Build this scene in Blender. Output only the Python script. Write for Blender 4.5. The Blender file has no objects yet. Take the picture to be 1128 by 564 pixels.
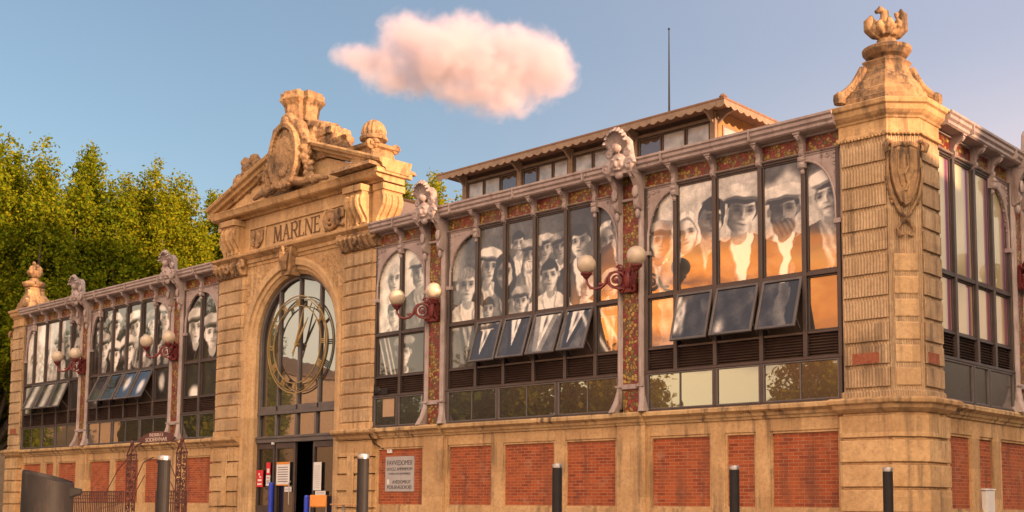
import bpy, bmesh, math, random
import numpy as np
from mathutils import Vector, Matrix
R = math.radians
random.seed(7)
scene = bpy.context.scene
col = scene.collection

# ------------------------------------------------------------------ camera, sky, sun, exposure
cd = bpy.data.cameras.new('camera'); cam = bpy.data.objects.new('camera', cd); col.objects.link(cam)
cd.sensor_width = 36.0; cd.lens = 1307.55 / 1128 * 36; cd.shift_y = 150.68 / 1128
cd.clip_start = 0.1; cd.clip_end = 6000
F_ = Vector((-0.68583637, 0.72128329, 0.09684462)); R_ = Vector((0.72529782, 0.68836871, 0.00956971)); U_ = Vector((0.05976234, -0.07680445, 0.99525351))
CAM = Vector((31.2183, -22.5592, 1.0))
m = Matrix((R_, U_, -F_)).transposed().to_4x4(); m.translation = CAM
cam.matrix_world = m
scene.camera = cam

SUN_AZ, SUN_EL = 3.0, 8.0                       # azimuth from +x towards +y
sd = Vector((math.cos(R(SUN_AZ)) * math.cos(R(SUN_EL)), math.sin(R(SUN_AZ)) * math.cos(R(SUN_EL)), math.sin(R(SUN_EL))))
sl = bpy.data.lights.new('sun', 'SUN'); so = bpy.data.objects.new('sun', sl); col.objects.link(so)
sl.energy = 5.0; sl.angle = R(0.5); sl.color = (1.0, 0.58, 0.34)
so.rotation_euler = sd.to_track_quat('Z', 'Y').to_euler(); so.location = (60, 0, 60)

world = bpy.data.worlds.new('World'); scene.world = world; world.use_nodes = True
scene.view_settings.view_transform = 'Standard'; scene.view_settings.look = 'None'
scene.view_settings.exposure = 1.0; scene.view_settings.gamma = 1.0; scene.view_settings.use_curve_mapping = False
scene.render.engine = 'CYCLES'
scene.cycles.use_denoising = True
scene.cycles.max_bounces = 8; scene.cycles.diffuse_bounces = 3; scene.cycles.glossy_bounces = 4
scene.cycles.transmission_bounces = 4; scene.cycles.volume_bounces = 3; scene.cycles.transparent_max_bounces = 6
scene.cycles.sample_clamp_indirect = 40.0

class NT:
    """small node-tree helper"""
    def __init__(s, nt): s.nt = nt
    def n(s, typ, **kw):
        nd = s.nt.nodes.new(typ)
        for k, v in kw.items():
            if k in nd.inputs.keys() or (k.replace('_', ' ') in nd.inputs.keys()): s.put(nd, k if k in nd.inputs.keys() else k.replace('_', ' '), v)
            else: setattr(nd, k, v)
        return nd
    def put(s, nd, key, v):
        i = nd.inputs[key]
        if isinstance(v, bpy.types.NodeSocket): s.nt.links.new(v, i)
        elif isinstance(v, (tuple, list)) and i.type == 'RGBA' and len(v) == 3: i.default_value = (*v, 1)
        else: i.default_value = v
    def math(s, op, a, b=0.0, c=None, clamp=False):
        nd = s.nt.nodes.new('ShaderNodeMath'); nd.operation = op; nd.use_clamp = clamp
        s.put(nd, 0, a); s.put(nd, 1, b)
        if c is not None: s.put(nd, 2, c)
        return nd.outputs[0]
    def vmath(s, op, a, b=(0, 0, 0)):
        nd = s.nt.nodes.new('ShaderNodeVectorMath'); nd.operation = op
        s.put(nd, 0, a)
        if op == 'SCALE': s.put(nd, 'Scale', b)
        elif op not in ('NORMALIZE', 'LENGTH'): s.put(nd, 1, b)
        return nd.outputs['Value'] if op in ('DOT_PRODUCT', 'LENGTH') else nd.outputs[0]
    def mix(s, f, a, b, mode='MIX'):
        nd = s.nt.nodes.new('ShaderNodeMix'); nd.data_type = 'RGBA'; nd.blend_type = mode
        for idx, v in ((0, f), (6, a), (7, b)):
            i = nd.inputs[idx]
            if isinstance(v, bpy.types.NodeSocket): s.nt.links.new(v, i)
            elif isinstance(v, (tuple, list)): i.default_value = (*v, 1) if len(v) == 3 else v
            else: i.default_value = v
        return nd.outputs[2]
    def smooth(s, x, lo, hi, a=0.0, b=1.0):
        nd = s.nt.nodes.new('ShaderNodeMapRange'); nd.interpolation_type = 'SMOOTHSTEP'
        s.put(nd, 0, x); nd.inputs[1].default_value = lo; nd.inputs[2].default_value = hi; nd.inputs[3].default_value = a; nd.inputs[4].default_value = b
        return nd.outputs[0]
    def noise(s, vec, scale, detail=4.0, rough=0.55, dist=0.0):
        nd = s.nt.nodes.new('ShaderNodeTexNoise')
        if vec is not None: s.put(nd, 'Vector', vec)
        s.put(nd, 'Scale', scale); s.put(nd, 'Detail', detail); s.put(nd, 'Roughness', rough); s.put(nd, 'Distortion', dist)
        return nd.outputs['Fac']
    def ramp(s, f, stops, interp='LINEAR'):
        nd = s.nt.nodes.new('ShaderNodeValToRGB'); s.nt.links.new(f, nd.inputs[0])
        e = nd.color_ramp.elements; nd.color_ramp.interpolation = interp
        while len(e) < len(stops): e.new(0.5)
        for k, (p, c) in enumerate(stops): e[k].position = p; e[k].color = (*c, 1)
        return nd.outputs[0]

SKY_STRENGTH = 0.10
SKY_VEIL = (4.2, 4.0, 4.9)
WARM_FILL = (34.5, 24.0, 15.8)
def make_world():
    t = NT(world.node_tree); t.nt.nodes.clear()
    sky = t.n('ShaderNodeTexSky'); sky.sky_type = 'NISHITA'; sky.sun_disc = False
    sky.sun_elevation = R(SUN_EL); sky.sun_rotation = R(90 - SUN_AZ)
    sky.air_density = 1.0; sky.dust_density = 1.2; sky.ozone_density = 1.4; sky.altitude = 100
    d = t.vmath('NORMALIZE', t.n('ShaderNodeTexCoord').outputs['Generated'])
    sep = t.n('ShaderNodeSeparateXYZ'); t.nt.links.new(d, sep.inputs[0])
    z = sep.outputs['Z']
    st = t.n('ShaderNodeMapping'); t.nt.links.new(d, st.inputs['Vector']); st.inputs['Scale'].default_value = (1, 1, 3.2)
    # a bank of sunset cloud low in the sky on the camera's own side of the square: lit orange from the west, grey above
    n1 = t.noise(st.outputs[0], 3.2, 6, 0.55, 0.3)
    n2 = t.noise(st.outputs[0], 9.0, 5, 0.6)
    az = t.vmath('DOT_PRODUCT', d, Vector((-0.407, -0.914, 0.0)))
    azm = t.smooth(az, 0.940, 0.956)
    zz = t.math('ADD', z, t.math('MULTIPLY', t.math('SUBTRACT', n2, 0.5), 0.09))
    lowhigh = t.math('MULTIPLY', t.smooth(z, 0.118, 0.142), t.smooth(zz, 0.205, 0.245, 1, 0))
    orange = t.math('MULTIPLY', azm, lowhigh)
    behind = t.vmath('DOT_PRODUCT', d, Vector((0.62, -0.64, 0.46)).normalized())
    bank = t.math('MULTIPLY', t.smooth(behind, 0.74, 0.92), t.smooth(n1, 0.20, 0.45))     # warm bright patch added to the sky behind the camera to light the front
    c_sky = t.mix(t.smooth(sep.outputs['X'], -0.85, -0.2, 0.05, 0.5), sky.outputs[0], SKY_VEIL)   # thin evening veil, thicker towards the sun
    c = t.mix(t.math('MULTIPLY', bank, 0.85), c_sky, WARM_FILL)
    c = t.mix(orange, c, t.ramp(n2, [(0.32, (26.0, 8.0, 3.2)), (0.5, (110.0, 30.0, 3.0)), (0.68, (150.0, 54.0, 8.0))]))
    # warm glow of the dusk horizon all round
    c = t.mix(t.smooth(z, 0.0, 0.17, 0.75, 0.0), c, (9.0, 7.4, 4.6))
    c = t.mix(t.math('MULTIPLY', t.smooth(az, 0.905, 0.94), t.math('MULTIPLY', t.smooth(z, 0.02, 0.05), t.smooth(z, 0.112, 0.128, 1, 0))), c, (25.0, 19.5, 10.0))   # clear pale strip of sky under that cloud
    c = t.mix(t.math('MULTIPLY', t.smooth(t.vmath('DOT_PRODUCT', d, Vector((-0.83, -0.557, 0.0))), 0.960, 0.988), t.math('MULTIPLY', t.smooth(z, 0.085, 0.115), t.smooth(z, 0.16, 0.26, 0.9, 0))), c, (17.0, 14.0, 9.8))   # pale light to the south-west
    c = t.mix(t.math('MULTIPLY', t.smooth(t.vmath('DOT_PRODUCT', d, Vector((0.5, 0.866, 0.0))), 0.86, 0.96), t.smooth(z, 0.18, 0.36, 0.9, 0)), c, (14.0, 11.8, 6.4))   # brighter sky towards the sun
    c = t.mix(t.math('MULTIPLY', t.smooth(sep.outputs['X'], -0.75, -0.2), t.smooth(z, 0.18, 0.38, 0.8, 0)), c, (5.8, 4.5, 4.2))   # rosy haze low in the sky towards the sun
    bg = t.n('ShaderNodeBackground'); t.put(bg, 'Color', c); t.put(bg, 'Strength', SKY_STRENGTH)
    o = t.n('ShaderNodeOutputWorld'); t.nt.links.new(bg.outputs[0], o.inputs[0])
make_world()

# ------------------------------------------------------------------ materials
MAT = {}
def mat(name):
    m = bpy.data.materials.new(name); m.use_nodes = True; m.node_tree.nodes.clear()
    t = NT(m.node_tree); MAT[name] = m
    p = t.n('ShaderNodeBsdfPrincipled'); o = t.n('ShaderNodeOutputMaterial'); m.node_tree.links.new(p.outputs[0], o.inputs[0])
    return t, p
def obco(t): return t.n('ShaderNodeTexCoord').outputs['Object']
def bump(t, p, h, strength=0.4, dist=0.02):
    b = t.n('ShaderNodeBump'); t.put(b, 'Height', h); t.put(b, 'Strength', strength); t.put(b, 'Distance', dist)
    t.nt.links.new(b.outputs[0], p.inputs['Normal'])
def streaky(t, co, sx=5.0, sz=0.35):
    mp = t.n('ShaderNodeMapping'); t.nt.links.new(co, mp.inputs['Vector']); mp.inputs['Scale'].default_value = (sx, sx, sz)
    return t.noise(mp.outputs[0], 1.0, 6, 0.6)

def stone(name, c1, c2, dark=(0.085, 0.055, 0.035), stain=0.6, bumpk=0.35, carve=0.0, reed=0.0):
    t, p = mat(name); co = obco(t)
    base = t.ramp(t.noise(co, 1.1, 8, 0.65), [(0.3, c1), (0.7, c2)])
    # every block its own tone
    sp = t.n('ShaderNodeSeparateXYZ'); t.nt.links.new(co, sp.inputs[0])
    uu = t.math('ADD', sp.outputs[0], sp.outputs[1])
    cb = t.n('ShaderNodeCombineXYZ'); t.put(cb, 0, t.math('FLOOR', t.math('MULTIPLY', uu, 1.15))); t.put(cb, 1, t.math('FLOOR', t.math('MULTIPLY', sp.outputs[2], 1.54)))
    wn = t.n('ShaderNodeTexWhiteNoise'); t.put(wn, 'Vector', cb.outputs[0])
    base = t.mix(t.smooth(wn.outputs['Value'], 0.2, 1.0, 0.0, 0.45), base, tuple(v * 0.62 for v in c1))
    fine = t.noise(co, 11, 8, 0.75)
    base = t.mix(t.smooth(fine, 0.40, 0.72, 0.0, 0.55), base, tuple(v * 0.5 for v in c1))
    base = t.mix(t.smooth(t.noise(co, 6.0, 5, 0.7), 0.60, 0.75, 0.0, 0.5), base, tuple(min(0.75, v * 1.25) for v in c2))
    s = t.math('MULTIPLY', t.smooth(streaky(t, co), 0.46, 0.66), t.smooth(t.noise(co, 0.8, 5), 0.38, 0.58))
    base = t.mix(t.math('MULTIPLY', s, stain), base, dark)
    pits = t.smooth(t.noise(co, 30, 3, 0.6), 0.64, 0.74)
    base = t.mix(t.math('MULTIPLY', pits, 0.5), base, dark)
    h = t.math('SUBTRACT', t.math('ADD', t.math('MULTIPLY', fine, 0.9), t.noise(co, 45, 3)), t.math('MULTIPLY', pits, 0.6))
    if 'weathered' in name:                                          # black lichen crusts
        lich = t.math('MULTIPLY', t.smooth(t.noise(co, 2.3, 6, 0.7), 0.50, 0.62), t.smooth(t.noise(co, 16, 4, 0.7), 0.35, 0.60))
        base = t.mix(t.math('MULTIPLY', lich, 0.8), base, (0.05, 0.038, 0.03))
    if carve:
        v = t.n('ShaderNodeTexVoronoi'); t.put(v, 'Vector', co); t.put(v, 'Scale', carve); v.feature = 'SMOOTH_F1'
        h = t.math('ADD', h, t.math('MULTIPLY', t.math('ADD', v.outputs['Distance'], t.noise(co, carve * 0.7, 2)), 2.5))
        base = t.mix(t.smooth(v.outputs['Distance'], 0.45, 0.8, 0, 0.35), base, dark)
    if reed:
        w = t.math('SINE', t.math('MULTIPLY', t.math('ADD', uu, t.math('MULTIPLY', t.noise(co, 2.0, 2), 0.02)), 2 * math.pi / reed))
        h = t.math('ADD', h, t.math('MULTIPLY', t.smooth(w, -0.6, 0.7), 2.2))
        base = t.mix(t.math('MULTIPLY', t.smooth(w, -0.95, -0.4, 1, 0), t.smooth(t.noise(co, 5, 4), 0.3, 0.6, 0.25, 0.7)), base, tuple(v * 0.45 for v in c1))  # groove shade painted into the colour, mottled with mortar dirt
    t.put(p, 'Base Color', base); t.put(p, 'Roughness', 0.85)
    bump(t, p, h, bumpk, 0.025)
S1, S2 = (0.46, 0.27, 0.115), (0.66, 0.44, 0.22)
stone('stone', S1, S2)
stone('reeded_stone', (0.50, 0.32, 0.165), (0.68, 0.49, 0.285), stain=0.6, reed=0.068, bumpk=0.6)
stone('smooth_stone', (0.50, 0.31, 0.145), (0.66, 0.45, 0.235), stain=0.35)
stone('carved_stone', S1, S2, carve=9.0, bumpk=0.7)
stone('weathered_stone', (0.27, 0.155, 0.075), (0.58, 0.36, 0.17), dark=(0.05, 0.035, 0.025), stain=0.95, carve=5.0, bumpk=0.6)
stone('ledge_stone', (0.45, 0.28, 0.125), (0.62, 0.43, 0.21), stain=0.95)
stone('inscription', (0.14, 0.075, 0.03), (0.2, 0.11, 0.05))

def mk_brick():
    t, p = mat('brick'); co = obco(t)
    sp = t.n('ShaderNodeSeparateXYZ'); t.nt.links.new(co, sp.inputs[0])
    cb = t.n('ShaderNodeCombineXYZ'); t.put(cb, 0, t.math('ADD', sp.outputs[0], sp.outputs[1])); t.put(cb, 1, sp.outputs[2])
    b = t.n('ShaderNodeTexBrick'); t.nt.links.new(cb.outputs[0], b.inputs['Vector'])
    t.put(b, 'Color1', (0.36, 0.074, 0.018)); t.put(b, 'Color2', (0.19, 0.032, 0.010)); t.put(b, 'Mortar', (0.36, 0.19, 0.10))
    t.put(b, 'Scale', 1.0); t.put(b, 'Brick Width', 0.25); t.put(b, 'Row Height', 0.078); t.put(b, 'Mortar Size', 0.0065); t.put(b, 'Bias', 0.0)
    c = t.mix(t.smooth(t.noise(co, 1.3, 5), 0.35, 0.7, 0, 0.45), b.outputs['Color'], (0.36, 0.105, 0.034))
    c = t.mix(t.math('MULTIPLY', t.smooth(streaky(t, co, 3.0, 0.5), 0.50, 0.70), 0.55), c, (0.10, 0.04, 0.025))
    c = t.mix(t.math('MULTIPLY', t.smooth(t.noise(co, 1.9, 6, 0.7), 0.54, 0.70), 0.38), c, (0.44, 0.24, 0.14))      # salts and old whitewash
    c = t.mix(t.smooth(t.noise(co, 9, 5, 0.7), 0.58, 0.74, 0, 0.5), c, (0.13, 0.035, 0.018))
    t.put(p, 'Base Color', c); t.put(p, 'Roughness', 0.85)
    bump(t, p, t.math('ADD', t.math('MULTIPLY', b.outputs['Fac'], -1.0), t.math('MULTIPLY', t.noise(co, 40, 3), 0.4)), 0.4, 0.01)
mk_brick()

def paint(name, c1, c2, rust=(0.16, 0.06, 0.03), amount=0.4, rough=0.5, metal=0.0, scale=3.0, bumpk=0.15):
    t, p = mat(name); co = obco(t)
    b = t.ramp(t.noise(co, scale, 6, 0.6), [(0.3, c1), (0.7, c2)])
    s = t.math('MULTIPLY', t.smooth(streaky(t, co, 7, 1.2), 0.52, 0.72), amount)
    t.put(p, 'Base Color', t.mix(s, b, rust)); t.put(p, 'Roughness', rough); t.put(p, 'Metallic', metal)
    bump(t, p, t.noise(co, 30, 3), bumpk, 0.01)
paint('iron_paint', (0.26, 0.20, 0.185), (0.40, 0.325, 0.30), (0.13, 0.07, 0.05), 0.6, 0.55)
paint('dark_frame', (0.040, 0.029, 0.026), (0.062, 0.045, 0.04), (0.09, 0.05, 0.035), 0.4, 0.45)
paint('louvre_paint', (0.060, 0.036, 0.026), (0.09, 0.055, 0.04), (0.04, 0.03, 0.025), 0.4, 0.5)
paint('grey_frame', (0.085, 0.075, 0.07), (0.12, 0.105, 0.10), (0.06, 0.045, 0.04), 0.4, 0.45)
paint('red_iron', (0.115, 0.012, 0.012), (0.17, 0.02, 0.018), (0.08, 0.012, 0.01), 0.5, 0.45)
paint('rust_iron', (0.07, 0.022, 0.015), (0.12, 0.038, 0.024), (0.05, 0.022, 0.015), 0.6, 0.6)
paint('black_metal', (0.016, 0.015, 0.015), (0.028, 0.025, 0.024), (0.07, 0.05, 0.04), 0.5, 0.55, 0.0)
MAT['black_metal'].node_tree.nodes['Principled BSDF'].inputs['Specular IOR Level'].default_value = 0.15
paint('steel', (0.42, 0.40, 0.38), (0.55, 0.53, 0.5), (0.2, 0.17, 0.15), 0.4, 0.35, 0.8)
paint('zinc', (0.30, 0.25, 0.22), (0.42, 0.35, 0.31), (0.2, 0.15, 0.12), 0.5, 0.5)
paint('roof_pink', (0.42, 0.26, 0.17), (0.52, 0.34, 0.23), (0.3, 0.17, 0.1), 0.4, 0.8)
paint('wood_dark', (0.07, 0.045, 0.035), (0.11, 0.07, 0.05), (0.04, 0.03, 0.02), 0.4, 0.7)
paint('wood_trim', (0.19, 0.13, 0.085), (0.28, 0.195, 0.13), (0.12, 0.08, 0.06), 0.6, 0.7)
paint('gable_board', (0.30, 0.15, 0.05), (0.38, 0.20, 0.075), (0.3, 0.14, 0.05), 0.3, 0.75)
paint('old_brick', (0.20, 0.045, 0.02), (0.34, 0.12, 0.06), (0.12, 0.04, 0.02), 0.6, 0.9, scale=14.0)
paint('gold', (0.30, 0.20, 0.07), (0.40, 0.28, 0.11), (0.14, 0.09, 0.04), 0.5, 0.45, 0.35)
paint('white_plate', (0.62, 0.60, 0.57), (0.72, 0.70, 0.67), (0.45, 0.42, 0.4), 0.3, 0.5)
paint('grey_plate', (0.33, 0.315, 0.31), (0.40, 0.385, 0.375), (0.25, 0.22, 0.2), 0.3, 0.4)
paint('plate_ink', (0.05, 0.045, 0.05), (0.07, 0.06, 0.065), (0.05, 0.04, 0.04), 0.3, 0.5)
paint('cream_ink', (0.55, 0.42, 0.34), (0.65, 0.5, 0.4), (0.4, 0.3, 0.2), 0.3, 0.6)
paint('red_sign', (0.55, 0.02, 0.03), (0.62, 0.03, 0.04), (0.4, 0.02, 0.03), 0.2, 0.4)
paint('orange_paint', (0.62, 0.21, 0.03), (0.70, 0.26, 0.04), (0.4, 0.12, 0.02), 0.3, 0.45)
paint('blue_plastic', (0.012, 0.035, 0.42), (0.018, 0.05, 0.5), (0.01, 0.02, 0.25), 0.3, 0.4)
paint('cardboard', (0.34, 0.22, 0.13), (0.42, 0.28, 0.17), (0.2, 0.12, 0.07), 0.3, 0.8)
paint('wood_table', (0.36, 0.18, 0.07), (0.45, 0.24, 0.1), (0.2, 0.1, 0.04), 0.4, 0.5)
paint('plaster_cream', (0.50, 0.41, 0.29), (0.60, 0.50, 0.36), (0.25, 0.19, 0.13), 0.5, 0.9)
paint('plaster_ochre', (0.44, 0.31, 0.19), (0.53, 0.38, 0.25), (0.22, 0.16, 0.1), 0.5, 0.9)
paint('roof_tile', (0.16, 0.085, 0.05), (0.24, 0.13, 0.075), (0.14, 0.08, 0.05), 0.5, 0.85)
paint('paving', (0.22, 0.18, 0.14), (0.30, 0.25, 0.2), (0.12, 0.1, 0.08), 0.3, 0.85, scale=0.6)
paint('asphalt', (0.045, 0.044, 0.043), (0.06, 0.058, 0.056), (0.03, 0.03, 0.03), 0.3, 0.9)
paint('interior', (0.05, 0.032, 0.022), (0.07, 0.045, 0.03), (0.03, 0.02, 0.015), 0.3, 0.9)
paint('bark', (0.07, 0.05, 0.035), (0.14, 0.105, 0.075), (0.04, 0.03, 0.02), 0.6, 0.9)
paint('globe_holder', (0.10, 0.014, 0.012), (0.14, 0.02, 0.016), (0.07, 0.012, 0.01), 0.4, 0.45)

def mk_tile():
    t, p = mat('ceramic_tile'); co = obco(t)
    sp = t.n('ShaderNodeSeparateXYZ'); t.nt.links.new(co, sp.inputs[0])
    cb = t.n('ShaderNodeCombineXYZ'); t.put(cb, 0, t.math('ADD', sp.outputs[0], sp.outputs[1])); t.put(cb, 1, sp.outputs[2])
    wob = t.vmath('ADD', cb.outputs[0], t.vmath('SCALE', t.n('ShaderNodeTexNoise', Vector=cb.outputs[0], Scale=6.0).outputs['Color'], 0.10))
    v = t.n('ShaderNodeTexVoronoi'); t.put(v, 'Vector', wob); t.put(v, 'Scale', 12.0); v.feature = 'F1'; t.put(v, 'Randomness', 0.75)
    e = t.n('ShaderNodeTexVoronoi'); t.put(e, 'Vector', wob); t.put(e, 'Scale', 12.0); e.feature = 'DISTANCE_TO_EDGE'; t.put(e, 'Randomness', 0.75)
    rnd = t.n('ShaderNodeSeparateXYZ'); t.nt.links.new(v.outputs['Color'], rnd.inputs[0])
    leaf = t.ramp(rnd.outputs[0], [(0.0, (0.26, 0.18, 0.03)), (0.28, (0.15, 0.12, 0.025)), (0.42, (0.17, 0.018, 0.012)), (0.66, (0.24, 0.035, 0.018)), (0.80, (0.36, 0.25, 0.055)), (0.90, (0.09, 0.085, 0.025))], 'CONSTANT')
    c = t.mix(t.smooth(e.outputs['Distance'], 0.03, 0.16, 1, 0), leaf, (0.085, 0.012, 0.010))
    c = t.mix(t.smooth(v.outputs['Distance'], 0.0, 0.16, 0.75, 0), c, (0.22, 0.04, 0.015))
    t.put(p, 'Base Color', c); t.put(p, 'Roughness', 0.4)
    bump(t, p, e.outputs['Distance'], 0.5, 0.02)
mk_tile()

def mk_glass():
    for nm, base in (('window_glass', (0.012, 0.011, 0.010)), ('blind_glass', (0.36, 0.38, 0.37)), ('dark_glass', (0.008, 0.007, 0.006))):
        t, p = mat(nm); co = obco(t)
        t.put(p, 'Base Color', base); t.put(p, 'Roughness', 0.25)
        t.put(p, 'Coat Weight', 1.0); t.put(p, 'Coat Roughness', 0.012); t.put(p, 'Coat IOR', {'window_glass': 2.2, 'blind_glass': 1.6, 'dark_glass': 1.45}[nm])
        b = t.n('ShaderNodeBump'); t.put(b, 'Height', t.noise(co, 0.9, 2)); t.put(b, 'Strength', 0.12); t.put(b, 'Distance', 0.02)
        t.nt.links.new(b.outputs[0], p.inputs['Coat Normal'])
        if nm == 'blind_glass':
            t.put(p, 'Base Color', t.ramp(t.noise(co, 1.7, 2), [(0.35, (0.22, 0.24, 0.24)), (0.65, (0.42, 0.44, 0.43))]))
    t, p = mat('printed_glass'); co = obco(t)      # old photographs printed on film, behind mirror-like solar glass
    a = t.n('ShaderNodeVertexColor'); a.layer_name = 'photo'
    t.put(p, 'Base Color', a.outputs['Color']); t.put(p, 'Roughness', 0.5)
    t.put(p, 'Coat Weight', 1.0); t.put(p, 'Coat Roughness', 0.012); t.put(p, 'Coat IOR', 1.56)
    b = t.n('ShaderNodeBump'); t.put(b, 'Height', t.noise(co, 0.9, 2)); t.put(b, 'Strength', 0.12); t.put(b, 'Distance', 0.02)
    t.nt.links.new(b.outputs[0], p.inputs['Coat Normal'])
    t, p = mat('opal_glass')
    t.put(p, 'Base Color', t.ramp(t.noise(obco(t), 5, 4), [(0.3, (0.46, 0.37, 0.26)), (0.7, (0.58, 0.48, 0.36))])); t.put(p, 'Roughness', 0.35)
    t.put(p, 'Subsurface Weight', 0.3); t.put(p, 'Subsurface Radius', (0.1, 0.08, 0.06)); t.put(p, 'Coat Weight', 0.25); t.put(p, 'Coat Roughness', 0.1)
mk_glass()

def mk_leaf(name, c1, c2, c3):
    m = bpy.data.materials.new(name); m.use_nodes = True; m.node_tree.nodes.clear(); MAT[name] = m
    t = NT(m.node_tree); g = t.n('ShaderNodeNewGeometry'); oi = t.n('ShaderNodeObjectInfo')
    f = t.math('ADD', t.math('MULTIPLY', g.outputs['Random Per Island'], 0.7), t.math('MULTIPLY', oi.outputs['Random'], 0.3))
    c = t.ramp(f, [(0.0, c1), (0.5, c2), (1.0, c3)])
    d = t.n('ShaderNodeBsdfDiffuse'); t.put(d, 'Color', c)
    tr = t.n('ShaderNodeBsdfTranslucent'); t.put(tr, 'Color', t.mix(0.5, c, (0.16, 0.17, 0.01)))
    mx = t.n('ShaderNodeMixShader'); t.put(mx, 0, 0.4); m.node_tree.links.new(d.outputs[0], mx.inputs[1]); m.node_tree.links.new(tr.outputs[0], mx.inputs[2])
    o = t.n('ShaderNodeOutputMaterial'); m.node_tree.links.new(mx.outputs[0], o.inputs[0])
mk_leaf('leaves', (0.095, 0.155, 0.010), (0.20, 0.225, 0.011), (0.37, 0.31, 0.013))

# ------------------------------------------------------------------ mesh builder
XS = 20.75                                     # plane of the side street front
def T_front(u, v, z): return (u, v, z)         # u along the front, v inwards
def T_left(u, v, z): return (-u, v, z)         # the left wing mirrors the right one
def T_side(u, v, z): return (XS - v, u, z)     # the front on the side street
T_id = T_front

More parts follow.
